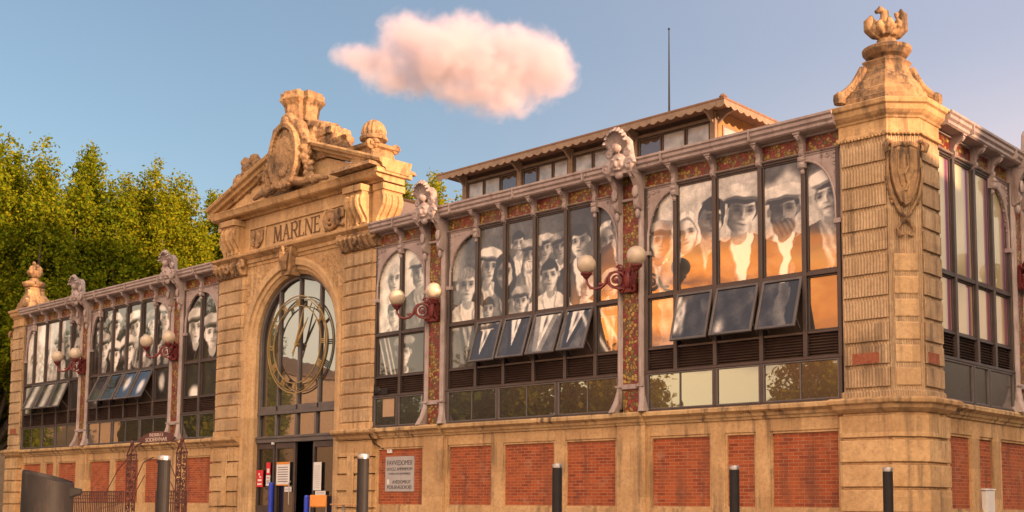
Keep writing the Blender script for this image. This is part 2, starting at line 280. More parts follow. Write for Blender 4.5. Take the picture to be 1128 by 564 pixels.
class MB:
    def __init__(s, T=T_id): s.bm = bmesh.new(); s.T = T; s.mi = 0; s.smooth_from = None
    def v(s, p): return s.bm.verts.new(s.T(*p))
    def f(s, vs):
        try:
            fc = s.bm.faces.new(vs); fc.material_index = s.mi; return fc
        except ValueError: return None
    def box(s, x0, x1, y0, y1, z0, z1):
        vs = [s.v((x, y, z)) for z in (z0, z1) for y in (y0, y1) for x in (x0, x1)]
        for q in ((0, 1, 3, 2), (4, 6, 7, 5), (0, 4, 5, 1), (2, 3, 7, 6), (0, 2, 6, 4), (1, 5, 7, 3)): s.f([vs[i] for i in q])
    def extr(s, a, b):                         # two equal rings of points -> closed solid
        A = [s.v(p) for p in a]; B = [s.v(p) for p in b]; n = len(A)
        for i in range(n): s.f([A[i], A[(i + 1) % n], B[(i + 1) % n], B[i]])
        s.f(A[::-1]); s.f(B)
    def face_xz(s, pts, y0, y1): s.extr([(x, y0, z) for x, z in pts], [(x, y1, z) for x, z in pts])
    def prof_u(s, pts, u0, u1): s.extr([(u0, y, z) for y, z in pts], [(u1, y, z) for y, z in pts])
    def loft(s, rings, cap=True):
        V = [[s.v(p) for p in r] for r in rings]; n = len(V[0])
        for a, b in zip(V, V[1:]):
            for i in range(n): s.f([a[i], a[(i + 1) % n], b[(i + 1) % n], b[i]])
        if cap: s.f(V[0][::-1]); s.f(V[-1])
    def stack(s, plan, zs):                    # plan(offset) -> xy ring ; zs = [(z, offset)]
        s.loft([[(x, y, z) for x, y in plan(o)] for z, o in zs])
    def lathe(s, cx, cy, prof, n=16, sx=1, sy=1, ripple=0, nr=0):
        s.loft([[(cx + r * sx * (1 + ripple * math.cos(nr * 2 * math.pi * i / n)) * math.cos(2 * math.pi * i / n), cy + r * sy * (1 + ripple * math.cos(nr * 2 * math.pi * i / n)) * math.sin(2 * math.pi * i / n), z) for i in range(n)] for r, z in prof])
    def tube(s, pts, r, n=6):
        pts = [Vector(p) for p in pts]; rs = r if isinstance(r, (list, tuple)) else [r] * len(pts)
        rings = []; up = None
        for i, p in enumerate(pts):
            d = (pts[min(i + 1, len(pts) - 1)] - pts[max(i - 1, 0)]).normalized()
            a = Vector((0, 0, 1)) if abs(d.z) < 0.95 else Vector((1, 0, 0))
            if up is not None and up.cross(d).length > 0.2: a = up
            x = d.cross(a).normalized(); y = x.cross(d).normalized(); up = y
            rings.append([tuple(p + (x * math.cos(2 * math.pi * k / n) + y * math.sin(2 * math.pi * k / n)) * rs[i]) for k in range(n)])
        s.loft(rings)
    def ell(s, c, r, seg=12, rings=8, rot=None):
        if not isinstance(r, (list, tuple)): r = (r, r, r)
        out = []
        M = Matrix.Rotation(rot[0], 3, rot[1]) if rot else None
        for j in range(1, rings):
            a = math.pi * j / rings - math.pi / 2; ring = []
            for i in range(seg):
                b = 2 * math.pi * i / seg
                q = Vector((r[0] * math.cos(a) * math.cos(b), r[1] * math.cos(a) * math.sin(b), r[2] * math.sin(a)))
                if M: q = M @ q
                ring.append((c[0] + q.x, c[1] + q.y, c[2] + q.z))
            out.append(ring)
        s.loft(out)
    def sweep(s, path, sec, closed_ends=True):
        """path: [(u, z, nu, nz)], sec: [(radial offset, y)]"""
        s.loft([[(u + nu * o, y, z + nz * o) for o, y in sec] for u, z, nu, nz in path])
    def spiral(s, c, r0, r1, turns, tr, axis='y', start=0.0, n=26, sgn=1):
        pts = []
        for i in range(n + 1):
            k = i / n; a = start + sgn * turns * 2 * math.pi * k; r = r0 + (r1 - r0) * k
            if axis == 'y': pts.append((c[0] + r * math.cos(a), c[1], c[2] + r * math.sin(a)))
            else: pts.append((c[0], c[1] + r * math.cos(a), c[2] + r * math.sin(a)))
        s.tube(pts, tr, 6)
    def build(s, name, mats, parent=None, bevel=0.0, smooth=False, remesh=0.0, rough=0.0, tex=None):
        bmesh.ops.recalc_face_normals(s.bm, faces=s.bm.faces)
        big = [f for f in s.bm.faces if len(f.verts) > 4]
        if big: bmesh.ops.triangulate(s.bm, faces=big)
        me = bpy.data.meshes.new(name); s.bm.to_mesh(me); s.bm.free()
        for mm in (mats if isinstance(mats, (list, tuple)) else [mats]): me.materials.append(MAT[mm])
        if smooth or remesh:
            me.polygons.foreach_set('use_smooth', [True] * len(me.polygons))
        o = bpy.data.objects.new(name, me); col.objects.link(o)
        if parent is not None: o.parent = parent
        if remesh:
            md = o.modifiers.new('remesh', 'REMESH'); md.mode = 'VOXEL'; md.voxel_size = remesh; md.use_smooth_shade = True
        if rough:
            md = o.modifiers.new('rough', 'DISPLACE'); md.texture = tex or CLOUD_TEX; md.strength = rough; md.mid_level = 0.5; md.texture_coords = 'GLOBAL'
        if bevel:
            md = o.modifiers.new('bevel', 'BEVEL'); md.width = bevel; md.segments = 1; md.limit_method = 'ANGLE'; md.angle_limit = R(40)
        return o
CLOUD_TEX = bpy.data.textures.new('rough', 'CLOUDS'); CLOUD_TEX.noise_scale = 0.16; CLOUD_TEX.noise_depth = 5
FINE_TEX = bpy.data.textures.new('fine', 'CLOUDS'); FINE_TEX.noise_scale = 0.07; FINE_TEX.noise_depth = 4

def empty(name, loc=(0, 0, 0), rz=0.0):
    o = bpy.data.objects.new(name, None); col.objects.link(o); o.location = loc; o.rotation_euler = (0, 0, rz); o.empty_display_size = 0.3
    return o
def tag(o, label=None, cat=None, group=None, kind=None):
    for k, v in (('label', label), ('category', cat), ('group', group), ('kind', kind)):
        if v: o[k] = v
    return o
def copy_tree(o, parent=None):
    c = o.copy(); col.objects.link(c); c.parent = parent
    for ch in o.children: copy_tree(ch, c)
    return c
def text(name, s, size, loc, rot, m, parent=None, depth=0.004, width=None):
    cu = bpy.data.curves.new(name, 'FONT'); cu.body = s; cu.size = size; cu.extrude = depth; cu.align_x = 'CENTER'; cu.align_y = 'CENTER'
    tmp = bpy.data.objects.new(name, cu); col.objects.link(tmp)
    dg = bpy.context.evaluated_depsgraph_get(); me = bpy.data.meshes.new_from_object(tmp.evaluated_get(dg))
    bpy.data.objects.remove(tmp); o = bpy.data.objects.new(name, me); col.objects.link(o)
    me.materials.clear(); me.materials.append(MAT[m])
    if width:
        w = max(v.co.x for v in me.vertices) - min(v.co.x for v in me.vertices)
        for v in me.vertices: v.co.x *= width / w
    o.location = loc; o.rotation_euler = rot
    if parent is not None: o.parent = parent
    return o

# ------------------------------------------------------------------ ground
g = MB(); g.box(-900, 900, -900, 900, -0.5, 0.0); tag(g.build('ground', 'paving'), kind='structure')
g = MB(); g.box(27, 36, -900, 900, 0.0, 0.004); tag(g.build('road', 'asphalt'), kind='structure')

# ------------------------------------------------------------------ printed photographs for the windows (flat printed art)
class Canvas:
    def __init__(s, u0, u1, z0, z1, step):
        s.u0, s.z0, s.step = u0, z0, step
        s.nu = int((u1 - u0) / step) + 2; s.nz = int((z1 - z0) / step) + 2
        s.U, s.Z = np.meshgrid(u0 + np.arange(s.nu) * step, z0 + np.arange(s.nz) * step)
        s.a = np.full(s.U.shape, 0.2)
        s.rng = np.random.default_rng(int(abs(u0) * 31) + 5)
    def lay(s, mask, val): s.a = s.a * (1 - mask) + val * mask
    def wob(s, k=3.0, amt=1.0, seed=0):
        a = seed * 1.7
        return amt * (np.sin(s.U * k + a) * np.cos(s.Z * k * 1.3 + 2 * a) + 0.6 * np.sin(s.U * k * 2.3 - s.Z * k * 1.9 + a))
    def face(s, cu, cz, h, tilt=0.0, skin=0.75, hair='dark', cap=None, jacket=0.12, shirt=0.7, light=1, moust=False, beard=None, torso=True, bottom=None, turn=0.0):
        q = s.rng.uniform(-1, 1, 8); s.n_ = getattr(s, 'n_', 0) + 1
        t = R(tilt + 3 * q[0]); du = (s.U - cu) / h; dz = (s.Z - cz) / h
        du = du + 0.018 * np.sin(dz * 11 + q[1] * 3) + 0.010 * np.sin(dz * 23 + q[2] * 3)
        dz = dz + 0.014 * np.sin(du * 13 + q[3] * 3)
        a = (du * math.cos(t) + dz * math.sin(t)) * (1 + 0.07 * q[4]); b = -du * math.sin(t) + dz * math.cos(t)
        b = b + 0.03 * q[5] * (np.abs(b) < 0.3) * 0
        px = s.step / h * 1.0
        E = lambda a0, b0, ra, rb, soft=1.0: np.clip(0.5 - (np.sqrt(((a - a0) / ra) ** 2 + ((b - b0) / rb) ** 2) - 1) * min(ra, rb) / (px * soft), 0, 1)
        G = lambda a0, b0, ra, rb: np.exp(-(((a - a0) / ra) ** 2 + ((b - b0) / rb) ** 2))
        if torso:
            half = np.clip(0.20 + (-0.52 - dz) * 2.4, 0, 0.95) + 0.05 * np.sin(dz * 9)
            low = (dz < -0.45) & (dz > (-3.4 if bottom is None else bottom))
            mk = np.clip((half - np.abs(du)) / px + 0.5, 0, 1) * low
            fold = 0.05 * np.sin(du * 14 + dz * 5) + 0.05 * np.sin(du * 5 - dz * 9)
            s.lay(mk, np.clip(jacket + fold * (0.4 + jacket), 0.01, 1))
            lap = np.clip((0.30 - np.abs(du + 0.02) - np.clip(-dz - 0.7, 0, 2) * 0.22) / px + 0.5, 0, 1) * (dz < -0.42) * (dz > -1.7)
            s.lay(lap * mk, shirt + 0.1 * np.sin(du * 30 + dz * 12))
            edge = np.exp(-((np.abs(du) - 0.30 + np.clip(-dz - 0.7, 0, 2) * 0.22) / 0.03) ** 2) * (dz < -0.5) * (dz > -1.7)
            s.lay(edge * mk * 0.6, jacket * 0.4)
        s.lay(E(0.0, -0.5, 0.2, 0.25), skin * 0.62)                      # neck
        k0 = turn * 0.06 + 0.05 * q[6]
        hv = {'dark': 0.04, 'grey': 0.45, 'fair': 0.6, 'veil': 0.85, 'shawl': 0.10}[hair]
        if hair in ('veil', 'shawl'):
            s.lay(E(0, -0.12, 0.50, 0.82), hv - 0.18 * (np.sin(a * 22) > 0.3))
            s.lay(E(0, -0.05, 0.38, 0.56), hv * 0.5)
        else:
            s.lay(E(0.02, 0.11, 0.405, 0.47), hv + 0.05 * np.sin(a * 40))
            s.lay(E(-0.395 + turn * 0.1, 0, 0.06, 0.11), skin * 0.7); s.lay(E(0.395 + turn * 0.1, 0, 0.06, 0.11), skin * 0.7)
        sk = skin * (1.04 - 0.62 / (1 + np.exp(-((a - k0) * -light + 0.02) * 12 + 0.6)))
        sk = sk * (1 - 0.25 * G(-light * 0.3, -0.3, 0.2, 0.3))
        s.lay(E(0, -0.04, 0.345, 0.455, 1.4), sk)
        hl = E(0, 0.36, 0.33, 0.15, 2) * (hair not in ('veil', 'shawl')) * (cap is None)
        s.lay(hl, hv + 0.04 * np.sin(a * 50))
        k = turn * 0.08
        for sg in (-1, 1):
            s.lay(0.75 * G(sg * 0.155 + k, 0.055, 0.115, 0.085), skin * 0.22)
            s.lay(0.95 * G(sg * 0.155 + k, 0.035, 0.055, 0.028), 0.03)
            s.lay(0.75 * G(sg * 0.16 + k, 0.125, 0.10, 0.028), 0.06)
            s.lay(0.35 * G(sg * 0.15 + k, -0.045, 0.07, 0.02), skin * 0.5)
            s.lay(0.35 * G(sg * 0.19 + k, -0.14, 0.08, 0.05), min(1, skin * 1.12))
        s.lay(0.7 * G(-light * 0.06 + k, -0.05, 0.04, 0.12), skin * 0.3); s.lay(0.5 * G(-light * 0.22 + k, -0.20, 0.07, 0.12), skin * 0.4); s.lay(0.45 * G(light * 0.27, -0.30, 0.05, 0.12), skin * 0.45); s.lay(0.5 * G(k, -0.225, 0.03, 0.03), skin * 0.5)
        s.lay(0.5 * G(0.012 + k, -0.02, 0.022, 0.11), min(1, skin * 1.15))
        s.lay(0.7 * G(k, -0.155, 0.075, 0.022), skin * 0.28)
        s.lay(0.85 * G(k, -0.265, 0.11, 0.020), 0.10); s.lay(0.35 * G(k, -0.305, 0.075, 0.018), skin * 0.5)
        s.lay(0.4 * G(k, -0.40, 0.11, 0.03), skin * 0.5)
        if moust: s.lay(0.9 * G(k - 0.07, -0.215, 0.09, 0.03), 0.05); s.lay(0.9 * G(k + 0.07, -0.215, 0.09, 0.03), 0.05)
        if beard is not None: s.lay(E(0, -0.36, 0.30, 0.25, 3) * (b < -0.2), beard + 0.08 * np.sin(a * 45 + b * 20)); s.lay(0.8 * G(k, -0.265, 0.09, 0.02), 0.06)
        if cap is not None:
            s.lay(E(0.03, 0.42, 0.55, 0.235), cap + 0.08 * np.sin(a * 9 + b * 6))
            s.lay(E(0.0, 0.285, 0.46, 0.075), cap * 0.45)
            s.lay(E(-0.08 * light, 0.235, 0.40, 0.055), 0.03)
    def finish(s, lo=0.01, hi=0.85, gamma=1.0, tint=(1.0, 0.93, 0.82)):
        n = s.rng.normal(0, 0.03, s.a.shape)
        for k, amp in ((4, 0.035), (9, 0.04), (20, 0.03)):               # blotchy grain of an enlarged old print
            g = s.rng.normal(0, 1, (s.nz // k + 3, s.nu // k + 3)); zi = np.arange(s.nz) / k; ui = np.arange(s.nu) / k
            z0 = zi.astype(int); u0 = ui.astype(int); fz = (zi - z0)[:, None]; fu = (ui - u0)[None, :]
            n = n + amp * ((g[z0][:, u0] * (1 - fu) + g[z0][:, u0 + 1] * fu) * (1 - fz) + (g[z0 + 1][:, u0] * (1 - fu) + g[z0 + 1][:, u0 + 1] * fu) * fz)
        a = np.clip((np.clip(s.a + n * (0.3 + s.a), 0, 1) - 0.42) * 1.32 + 0.46, 0, 1) ** gamma
        a = lo + (hi - lo) * np.clip((a - 0.06) * 1.12, 0, 1) ** 1.9
        s.rgb = np.stack([a * tint[0], a * tint[1], a * tint[2]], -1)
    def sample(s, u, z):
        i = np.clip(((u - s.u0) / s.step).round().astype(int), 0, s.nu - 1); j = np.clip(((z - s.z0) / s.step).round().astype(int), 0, s.nz - 1)
        return s.rgb[j, i]

def print_pane(T, u0, u1, z0, z1, v0, canvas, parent, hinge=None):
    """a pane carrying its piece of the printed photograph; hinge = tilt (radians) about its top edge"""
    st = canvas.step; nu = max(2, int((u1 - u0) / st)); nz = max(2, int((z1 - z0) / st))
    us = np.linspace(u0, u1, nu + 1); zs = np.linspace(z0, z1, nz + 1); UU, ZZ = np.meshgrid(us, zs)
    uu = UU.ravel(); zz = ZZ.ravel(); n = len(uu)
    if hinge: top, ang = hinge; dz = top - zz; vv = v0 - dz * math.sin(ang); zw = top - dz * math.cos(ang)
    else: vv = np.full(n, v0); zw = zz
    co = [T(a, b, c) for a, b, c in zip(uu.tolist(), vv.tolist(), zw.tolist())]
    w = nu + 1; flip = T is T_left
    fs = []
    for j in range(nz):
        for i in range(nu):
            q = (j * w + i, j * w + i + 1, (j + 1) * w + i + 1, (j + 1) * w + i)
            fs.append(q[::-1] if flip else q)
    me = bpy.data.meshes.new('pane'); me.from_pydata(co, [], fs)
    at = me.color_attributes.new('photo', 'FLOAT_COLOR', 'POINT')
    rgba = np.ones((n, 4), np.float32); rgba[:, :3] = canvas.sample(uu, zz)
    at.data.foreach_set('color', rgba.ravel())
    me.materials.append(MAT['printed_glass'])
    o = bpy.data.objects.new('pane', me); col.objects.link(o); o.parent = parent
    return o

# ------------------------------------------------------------------ the market hall
hall = tag(empty('market_hall'), 'golden stone market hall with an arched clock portal and old portraits in its windows', 'market hall')

# heights shared by all iron bays
Z_LEDGE, Z_S0, Z_S1, Z_L1, Z_W0, Z_W1, Z_U0, Z_U1 = 3.30, 3.34, 4.20, 4.76, 4.82, 6.00, 6.10, 8.62
Z_FR0, Z_FR1, Z_G0, Z_G1 = 8.72, 9.05, 9.10, 9.38

def frame(T, u0, u1, z0, z1, w, v0, v1, mats, parent, name='window', hinge=None):
    b = MB(T)
    def bx(a0, a1, c0, c1):
        if hinge is None: b.box(a0, a1, v0, v1, c0, c1); return
        top, ang = hinge; ca, sa = math.cos(ang), math.sin(ang)
        P = lambda u, v, z: (u, v * ca - (top - z) * sa + 0.0, top - (top - z) * ca - v * sa)
        A = [P(a0, v0, c0), P(a1, v0, c0), P(a1, v1, c0), P(a0, v1, c0)]; B = [P(a0, v0, c1), P(a1, v0, c1), P(a1, v1, c1), P(a0, v1, c1)]
        b.extr(A, B)
    bx(u0, u0 + w, z0, z1); bx(u1 - w, u1, z0, z1); bx(u0 + w, u1 - w, z0, z0 + w); bx(u0 + w, u1 - w, z1 - w, z1)
    return b.build(name, mats, parent, bevel=0.006)

def flat_pane(T, u0, u1, z0, z1, v, m, parent, name='pane', th=0.012):
    b = MB(T); b.box(u0, u1, v, v + th, z0, z1); return b.build(name, m, parent)

def louvre(T, u0, u1, z0, z1):
    b = MB(T); b.box(u0, u1, 0.05, 0.07, z0, z1); n = max(4, int((z1 - z0) / 0.058))
    for i in range(n):
        z = z0 + (z1 - z0) * (i + 0.5) / n
        b.extr([(u0, -0.035, z - 0.024), (u0, -0.027, z - 0.026), (u0, 0.045, z + 0.022), (u0, 0.04, z + 0.026)], [(u1, -0.035, z - 0.024), (u1, -0.027, z - 0.026), (u1, 0.045, z + 0.022), (u1, 0.04, z + 0.026)])
    return b.build('louvre_panel', 'louvre_paint', hall)

def spandrel(T, ua, ub, flip=False):
    """pierced iron corner between post (ua) and first mullion (ub), quarter arch under the rail"""
    z0, z1 = 7.15, Z_U1 + 0.08
    if flip: ua, ub = ub, ua
    sg = 1 if ub > ua else -1; w = abs(ub - ua)
    X = lambda k: ua + sg * k
    arc = [(X(0.13 + (w - 0.13) * (1 - math.cos(a))), 7.45 + (z1 - 0.17 - 7.45) * math.sin(a)) for a in [i * math.pi / 2 / 14 for i in range(15)]]
    b = MB(T)
    b.face_xz([(X(0.0), z0), (X(0.13), z0)] + arc + [(X(w), z1), (X(0.0), z1)], -0.075, -0.005)
    for k in range(14):                                              # raised bead along the arch
        pass
    b.tube([(x, -0.085, z) for x, z in [(X(0.13), z0)] + arc], 0.028, 6)
    b.tube([(X(0.04), -0.08, z0), (X(0.04), -0.08, z1 - 0.05), (X(w), -0.08, z1 - 0.05)], 0.02, 6)
    for (k, zz, rr) in ((0.13, z1 - 0.17, 0.055), (0.13, z1 - 0.34, 0.04), (0.30, z1 - 0.14, 0.04), (0.12, z1 - 0.50, 0.03), (0.44, z1 - 0.13, 0.028)):
        b.spiral((X(k), -0.085, zz), rr, rr, 1.0, 0.013, n=12)
    # scalloped cusps hanging inside the arch
    for i in range(1, 14, 2):
        x, z = arc[i]; b.ell((x, -0.05, z - 0.01), (0.035, 0.03, 0.035), 8, 5)
    b.box(min(X(0.0), X(0.17)), max(X(0.0), X(0.17)), -0.12, -0.004, z0 - 0.10, z0)
    return b.build('spandrel', 'iron_paint', hall)

def bracket(T, u, drop=False):
    b = MB(T)
    p = [(0.0, 9.10), (-0.34, 9.10), (-0.35, 9.02), (-0.27, 8.97), (-0.17, 8.90), (-0.13, 8.80), (-0.17, 8.72), (-0.15, 8.64), (-0.05, 8.60), (0.0, 8.60)]
    b.prof_u(p, u - 0.055, u + 0.055)
    b.spiral((u, -0.27, 9.01), 0.075, 0.02, 1.3, 0.03, axis='x', n=12); b.spiral((u, -0.115, 8.70), 0.07, 0.02, 1.2, 0.03, axis='x', n=12)
    b.box(u - 0.08, u + 0.08, -0.37, -0.002, 9.07, 9.098)
    if drop:
        b.box(u - 0.075, u + 0.075, -0.17, -0.004, 8.38, 8.62); b.ell((u, -0.12, 8.44), (0.085, 0.09, 0.10), 10, 6); b.ell((u, -0.10, 8.30), (0.05, 0.055, 0.07), 8, 5)
        b.ell((u, -0.15, 8.55), (0.09, 0.07, 0.06), 10, 6)
    return b.build('frieze_bracket', 'iron_paint', hall, bevel=0.008)

def pier(T, c):
    """two cast iron posts with a strip of flowered tiles between them"""
    b = MB(T)
    for sg in (-1, 1):
        u = c + sg * 0.315
        b.loft([[(u + sg * o + du, y, z) for du, y in ((-w, 0.02), (-w, -0.12 - f), (-w * 0.4, -0.19 - f), (w * 0.4, -0.19 - f), (w, -0.12 - f), (w, 0.02))] for z, o, f, w in
                ((3.30, 0.13, 0.20, 0.085), (3.36, 0.12, 0.17, 0.08), (3.55, 0.07, 0.08, 0.075), (3.80, 0.02, 0.02, 0.075), (4.0, 0.0, 0.0, 0.07), (8.3, 0.0, 0.0, 0.07), (9.1, 0.0, 0.0, 0.07))])
        b.box(u - 0.09, u + 0.09, -0.215, 0.021, 3.90, 3.96)
    b.box(c - 0.245, c + 0.245, -0.17, -0.03, 3.86, 3.98); b.box(c - 0.245, c + 0.245, -0.17, -0.03, 8.45, 8.52)
    o = b.build('iron_pier', 'iron_paint', hall, bevel=0.012)
    s = MB(T); s.box(c - 0.245, c + 0.245, -0.10, -0.02, 3.32, 9.09); s.build('tile_strip', 'ceramic_tile', o)
    for sg in (-1, 1):                                               # long consoles under the gutter
        u = c + sg * 0.315; k = MB(T)
        k.prof_u([(-0.15, 9.09), (-0.56, 9.09), (-0.58, 9.0), (-0.44, 8.92), (-0.33, 8.75), (-0.30, 8.5), (-0.34, 8.36), (-0.30, 8.22), (-0.20, 8.16), (-0.15, 8.2)], u - 0.075, u + 0.075)
        k.spiral((u, -0.48, 8.99), 0.10, 0.02, 1.4, 0.035, axis='x', n=14); k.spiral((u, -0.27, 8.30), 0.09, 0.02, 1.3, 0.035, axis='x', n=14)
        k.ell((u, -0.36, 8.6), (0.085, 0.05, 0.16), 8, 6); k.ell((u, -0.25, 8.08), (0.06, 0.07, 0.12), 8, 6)
        k.build('console', 'iron_paint', o, bevel=0.01)
    a = MB(T)                                                        # cresting: mask, scrolls and scallop shell
    a.box(c - 0.40, c + 0.40, -0.60, -0.30, 9.02, 9.42)
    a.ell((c, -0.60, 9.30), (0.24, 0.14, 0.24), 14, 9); a.ell((c, -0.72, 9.25), (0.06, 0.06, 0.09), 8, 6)
    for sg in (-1, 1):
        a.spiral((c + sg * 0.34, -0.60, 9.22), 0.14, 0.03, 1.5, 0.06, sgn=sg, n=18); a.spiral((c + sg * 0.27, -0.58, 9.55), 0.11, 0.03, 1.4, 0.05, sgn=-sg, n=18)
        a.ell((c + sg * 0.09, -0.73, 9.36), (0.055, 0.03, 0.035), 8, 6); a.ell((c + sg * 0.13, -0.66, 9.22), (0.07, 0.06, 0.06), 8, 6)
    a.ell((c, -0.66, 9.12), (0.12, 0.06, 0.03), 8, 6); a.ell((c, -0.56, 9.02), (0.13, 0.09, 0.12), 10, 6)
    for i in range(9):                                               # shell ribs leaning forward like a curled crest
        t = R(-64 + 16 * i); ct = max(0.0, math.cos(t))
        a.tube([(c + 0.08 * math.sin(t), -0.50, 9.50), (c + 0.22 * math.sin(t), -0.54, 9.52 + 0.24 * ct), (c + 0.33 * math.sin(t), -0.62, 9.56 + 0.44 * ct), (c + 0.36 * math.sin(t), -0.74, 9.58 + 0.53 * ct), (c + 0.34 * math.sin(t), -0.82, 9.55 + 0.48 * ct)], [0.035, 0.05, 0.06, 0.055, 0.03], 7)
    a.ell((c, -0.66, 9.66), (0.13, 0.14, 0.13), 10, 7)
    a.loft([[(c + x, y, z) for x, y in ((-w, -0.36), (-w, -0.52), (w, -0.52), (w, -0.36))] for z, w in ((9.38, 0.33), (9.6, 0.30), (9.85, 0.26), (9.98, 0.14))])
    a.build('cresting', 'iron_paint', o, remesh=0.016, rough=0.008)
    return o

def bay(T, us, z_canvas, awnings, strips, arch_l=True, arch_r=True, drops=(1, -2), canvas=None, u_end=None):
    n = len(us) - 1
    b = MB(T)                                                        # mullions and rails of the bay are one welded iron grid
    for i, u in enumerate(us):
        w = 0.05 if 0 < i < n else 0.045
        b.box(u - w, u + w, -0.10, 0.10, Z_S1 + 0.06, Z_U1 + 0.06)
    b.box(us[0] - 0.045, us[-1] + 0.045, -0.085, 0.09, Z_W1 + 0.003, Z_U0 - 0.003)
    b.box(us[0] - 0.045, us[-1] + 0.045, -0.07, 0.09, Z_L1, Z_W0 - 0.003)
    b.box(us[0] - 0.045, us[-1] + 0.045, -0.06, 0.09, Z_U1, Z_U1 + 0.055)
    b.box(us[0] - 0.045, us[-1] + 0.045, -0.115, 0.11, Z_S1, Z_S1 + 0.065)
    b.box(us[0] - 0.045, us[-1] + 0.045, -0.12, 0.11, 3.295, Z_S0)
    for u in [s[0] for s in strips] + [strips[-1][1]]: b.box(u - 0.035, u + 0.035, -0.11, 0.10, Z_S0 + 0.001, Z_S1 - 0.001)
    b.build('window_grid', 'dark_frame', hall, bevel=0.008)
    for i in range(n):
        u0, u1 = us[i] + 0.052, us[i + 1] - 0.052
        fr = frame(T, u0, u1, Z_U0, Z_U1 - 0.002, 0.032, -0.035, 0.05, 'dark_frame', hall)
        if canvas: print_pane(T, u0 + 0.03, u1 - 0.03, Z_U0 + 0.03, Z_U1 - 0.03, 0.0, canvas, fr)
        else: flat_pane(T, u0 + 0.03, u1 - 0.03, Z_U0 + 0.03, Z_U1 - 0.03, 0.0, 'window_glass', fr)
        if i in awnings:
            hg = (Z_W1 - 0.01, R(awnings[i]))
            fr = frame(T, u0, u1, Z_W0 + 0.0, Z_W1 - 0.01, 0.055, -0.10, -0.04, 'grey_frame', hall, name='awning_window', hinge=hg)
            if canvas: print_pane(T, u0 + 0.05, u1 - 0.05, Z_W0 + 0.05, Z_W1 - 0.06, -0.075, canvas, fr, hinge=(Z_W1 - 0.01, R(awnings[i])))
            else: flat_pane(T, u0 + 0.05, u1 - 0.05, Z_W0 + 0.05, Z_W1 - 0.06, -0.075, 'window_glass', fr)
            st = MB(T); a = R(awnings[i]); L = 0.62
            for q in (u0 + 0.10, u1 - 0.10): st.tube([(q, 0.0, Z_W1 - 1.12), (q, -0.06 - 0.75 * math.sin(a), Z_W1 - 0.75 * math.cos(a) - 0.04)], 0.012, 5)
            st.build('window_stay', 'grey_frame', fr)
            dk = MB(T); dk.box(u0, u1, 0.08, 0.09, Z_W0, Z_W1); dk.build('dark_backing', 'interior', fr)  # dark sheet behind the open pane, stands for the unlit inside
        else:
            fr = frame(T, u0, u1, Z_W0, Z_W1, 0.032, -0.035, 0.05, 'dark_frame', hall)
            if canvas: print_pane(T, u0 + 0.03, u1 - 0.03, Z_W0 + 0.03, Z_W1 - 0.03, 0.0, canvas, fr)
            else: flat_pane(T, u0 + 0.03, u1 - 0.03, Z_W0 + 0.03, Z_W1 - 0.03, 0.0, 'window_glass', fr)
        louvre(T, u0, u1, Z_S1 + 0.068, Z_L1 - 0.002)
    for (u0, u1, split) in strips:
        fr = frame(T, u0 + 0.037, u1 - 0.037, Z_S0 + 0.003, Z_S1 - 0.003, 0.035, -0.10, -0.03, 'grey_frame', hall, name='low_window')
        flat_pane(T, u0 + 0.07, u1 - 0.07, Z_S0 + 0.035, Z_S1 - 0.035, -0.06, 'window_glass', fr)
        if split:
            sb = MB(T); sb.box((u0 + u1) / 2 - 0.014, (u0 + u1) / 2 + 0.014, -0.085, -0.062, Z_S0 + 0.04, Z_S1 - 0.04); sb.build('glazing_bar', 'grey_frame', fr)
    if arch_l: spandrel(T, us[0] - 0.07, us[1])
    if arch_r: spandrel(T, us[-2], us[-1] + 0.07, flip=True)
    # frieze: rail, tile panels, brackets
    r = MB(T); a0, a1 = us[0] - 0.07, us[-1] + 0.07
    r.prof_u([(-0.004, Z_U1 + 0.06), (-0.10, Z_U1 + 0.06), (-0.13, Z_U1 + 0.08), (-0.13, Z_FR0 - 0.01), (-0.004, Z_FR0 + 0.02)], a0, a1)
    r.box(a0, a1, -0.10, -0.004, Z_FR1, Z_G0 - 0.002)
    r.build('frieze_rail', 'iron_paint', hall, bevel=0.006)
    mids = [us[0] + 0.0] + list(us[1:-1]) + [us[-1]]
    for i, (p, q) in enumerate(zip(mids, mids[1:])):
        l = MB(T); l.box(p + (0.058 if i else -0.06), q - (0.058 if i < n - 1 else -0.06), -0.035, -0.006, Z_FR0 + 0.022, Z_FR1 - 0.002); l.build('tile_panel', 'ceramic_tile', hall)
    for i, u in enumerate(us[1:-1]): bracket(T, u, drop=(i == 0 and arch_l) or (i == n - 2 and arch_r))

def gutter(T, u0, u1):
    b = MB(T)
    b.prof_u([(0.12, Z_G0), (-0.36, Z_G0), (-0.40, Z_G0 + 0.03), (-0.40, Z_G0 + 0.09), (-0.45, Z_G0 + 0.13), (-0.45, Z_G0 + 0.20), (-0.49, Z_G0 + 0.23), (-0.49, Z_G1), (-0.44, Z_G1), (-0.42, Z_G1 - 0.08), (0.12, Z_G1 - 0.06)], u0, u1)
    for k in range(int((u1 - u0) / 2.4)):
        u = u0 + 1.1 + k * 2.4; b.box(u, u + 0.03, -0.50, -0.38, Z_G0 + 0.02, Z_G1 + 0.004)
    return b.build('gutter_cornice', 'iron_paint', hall)

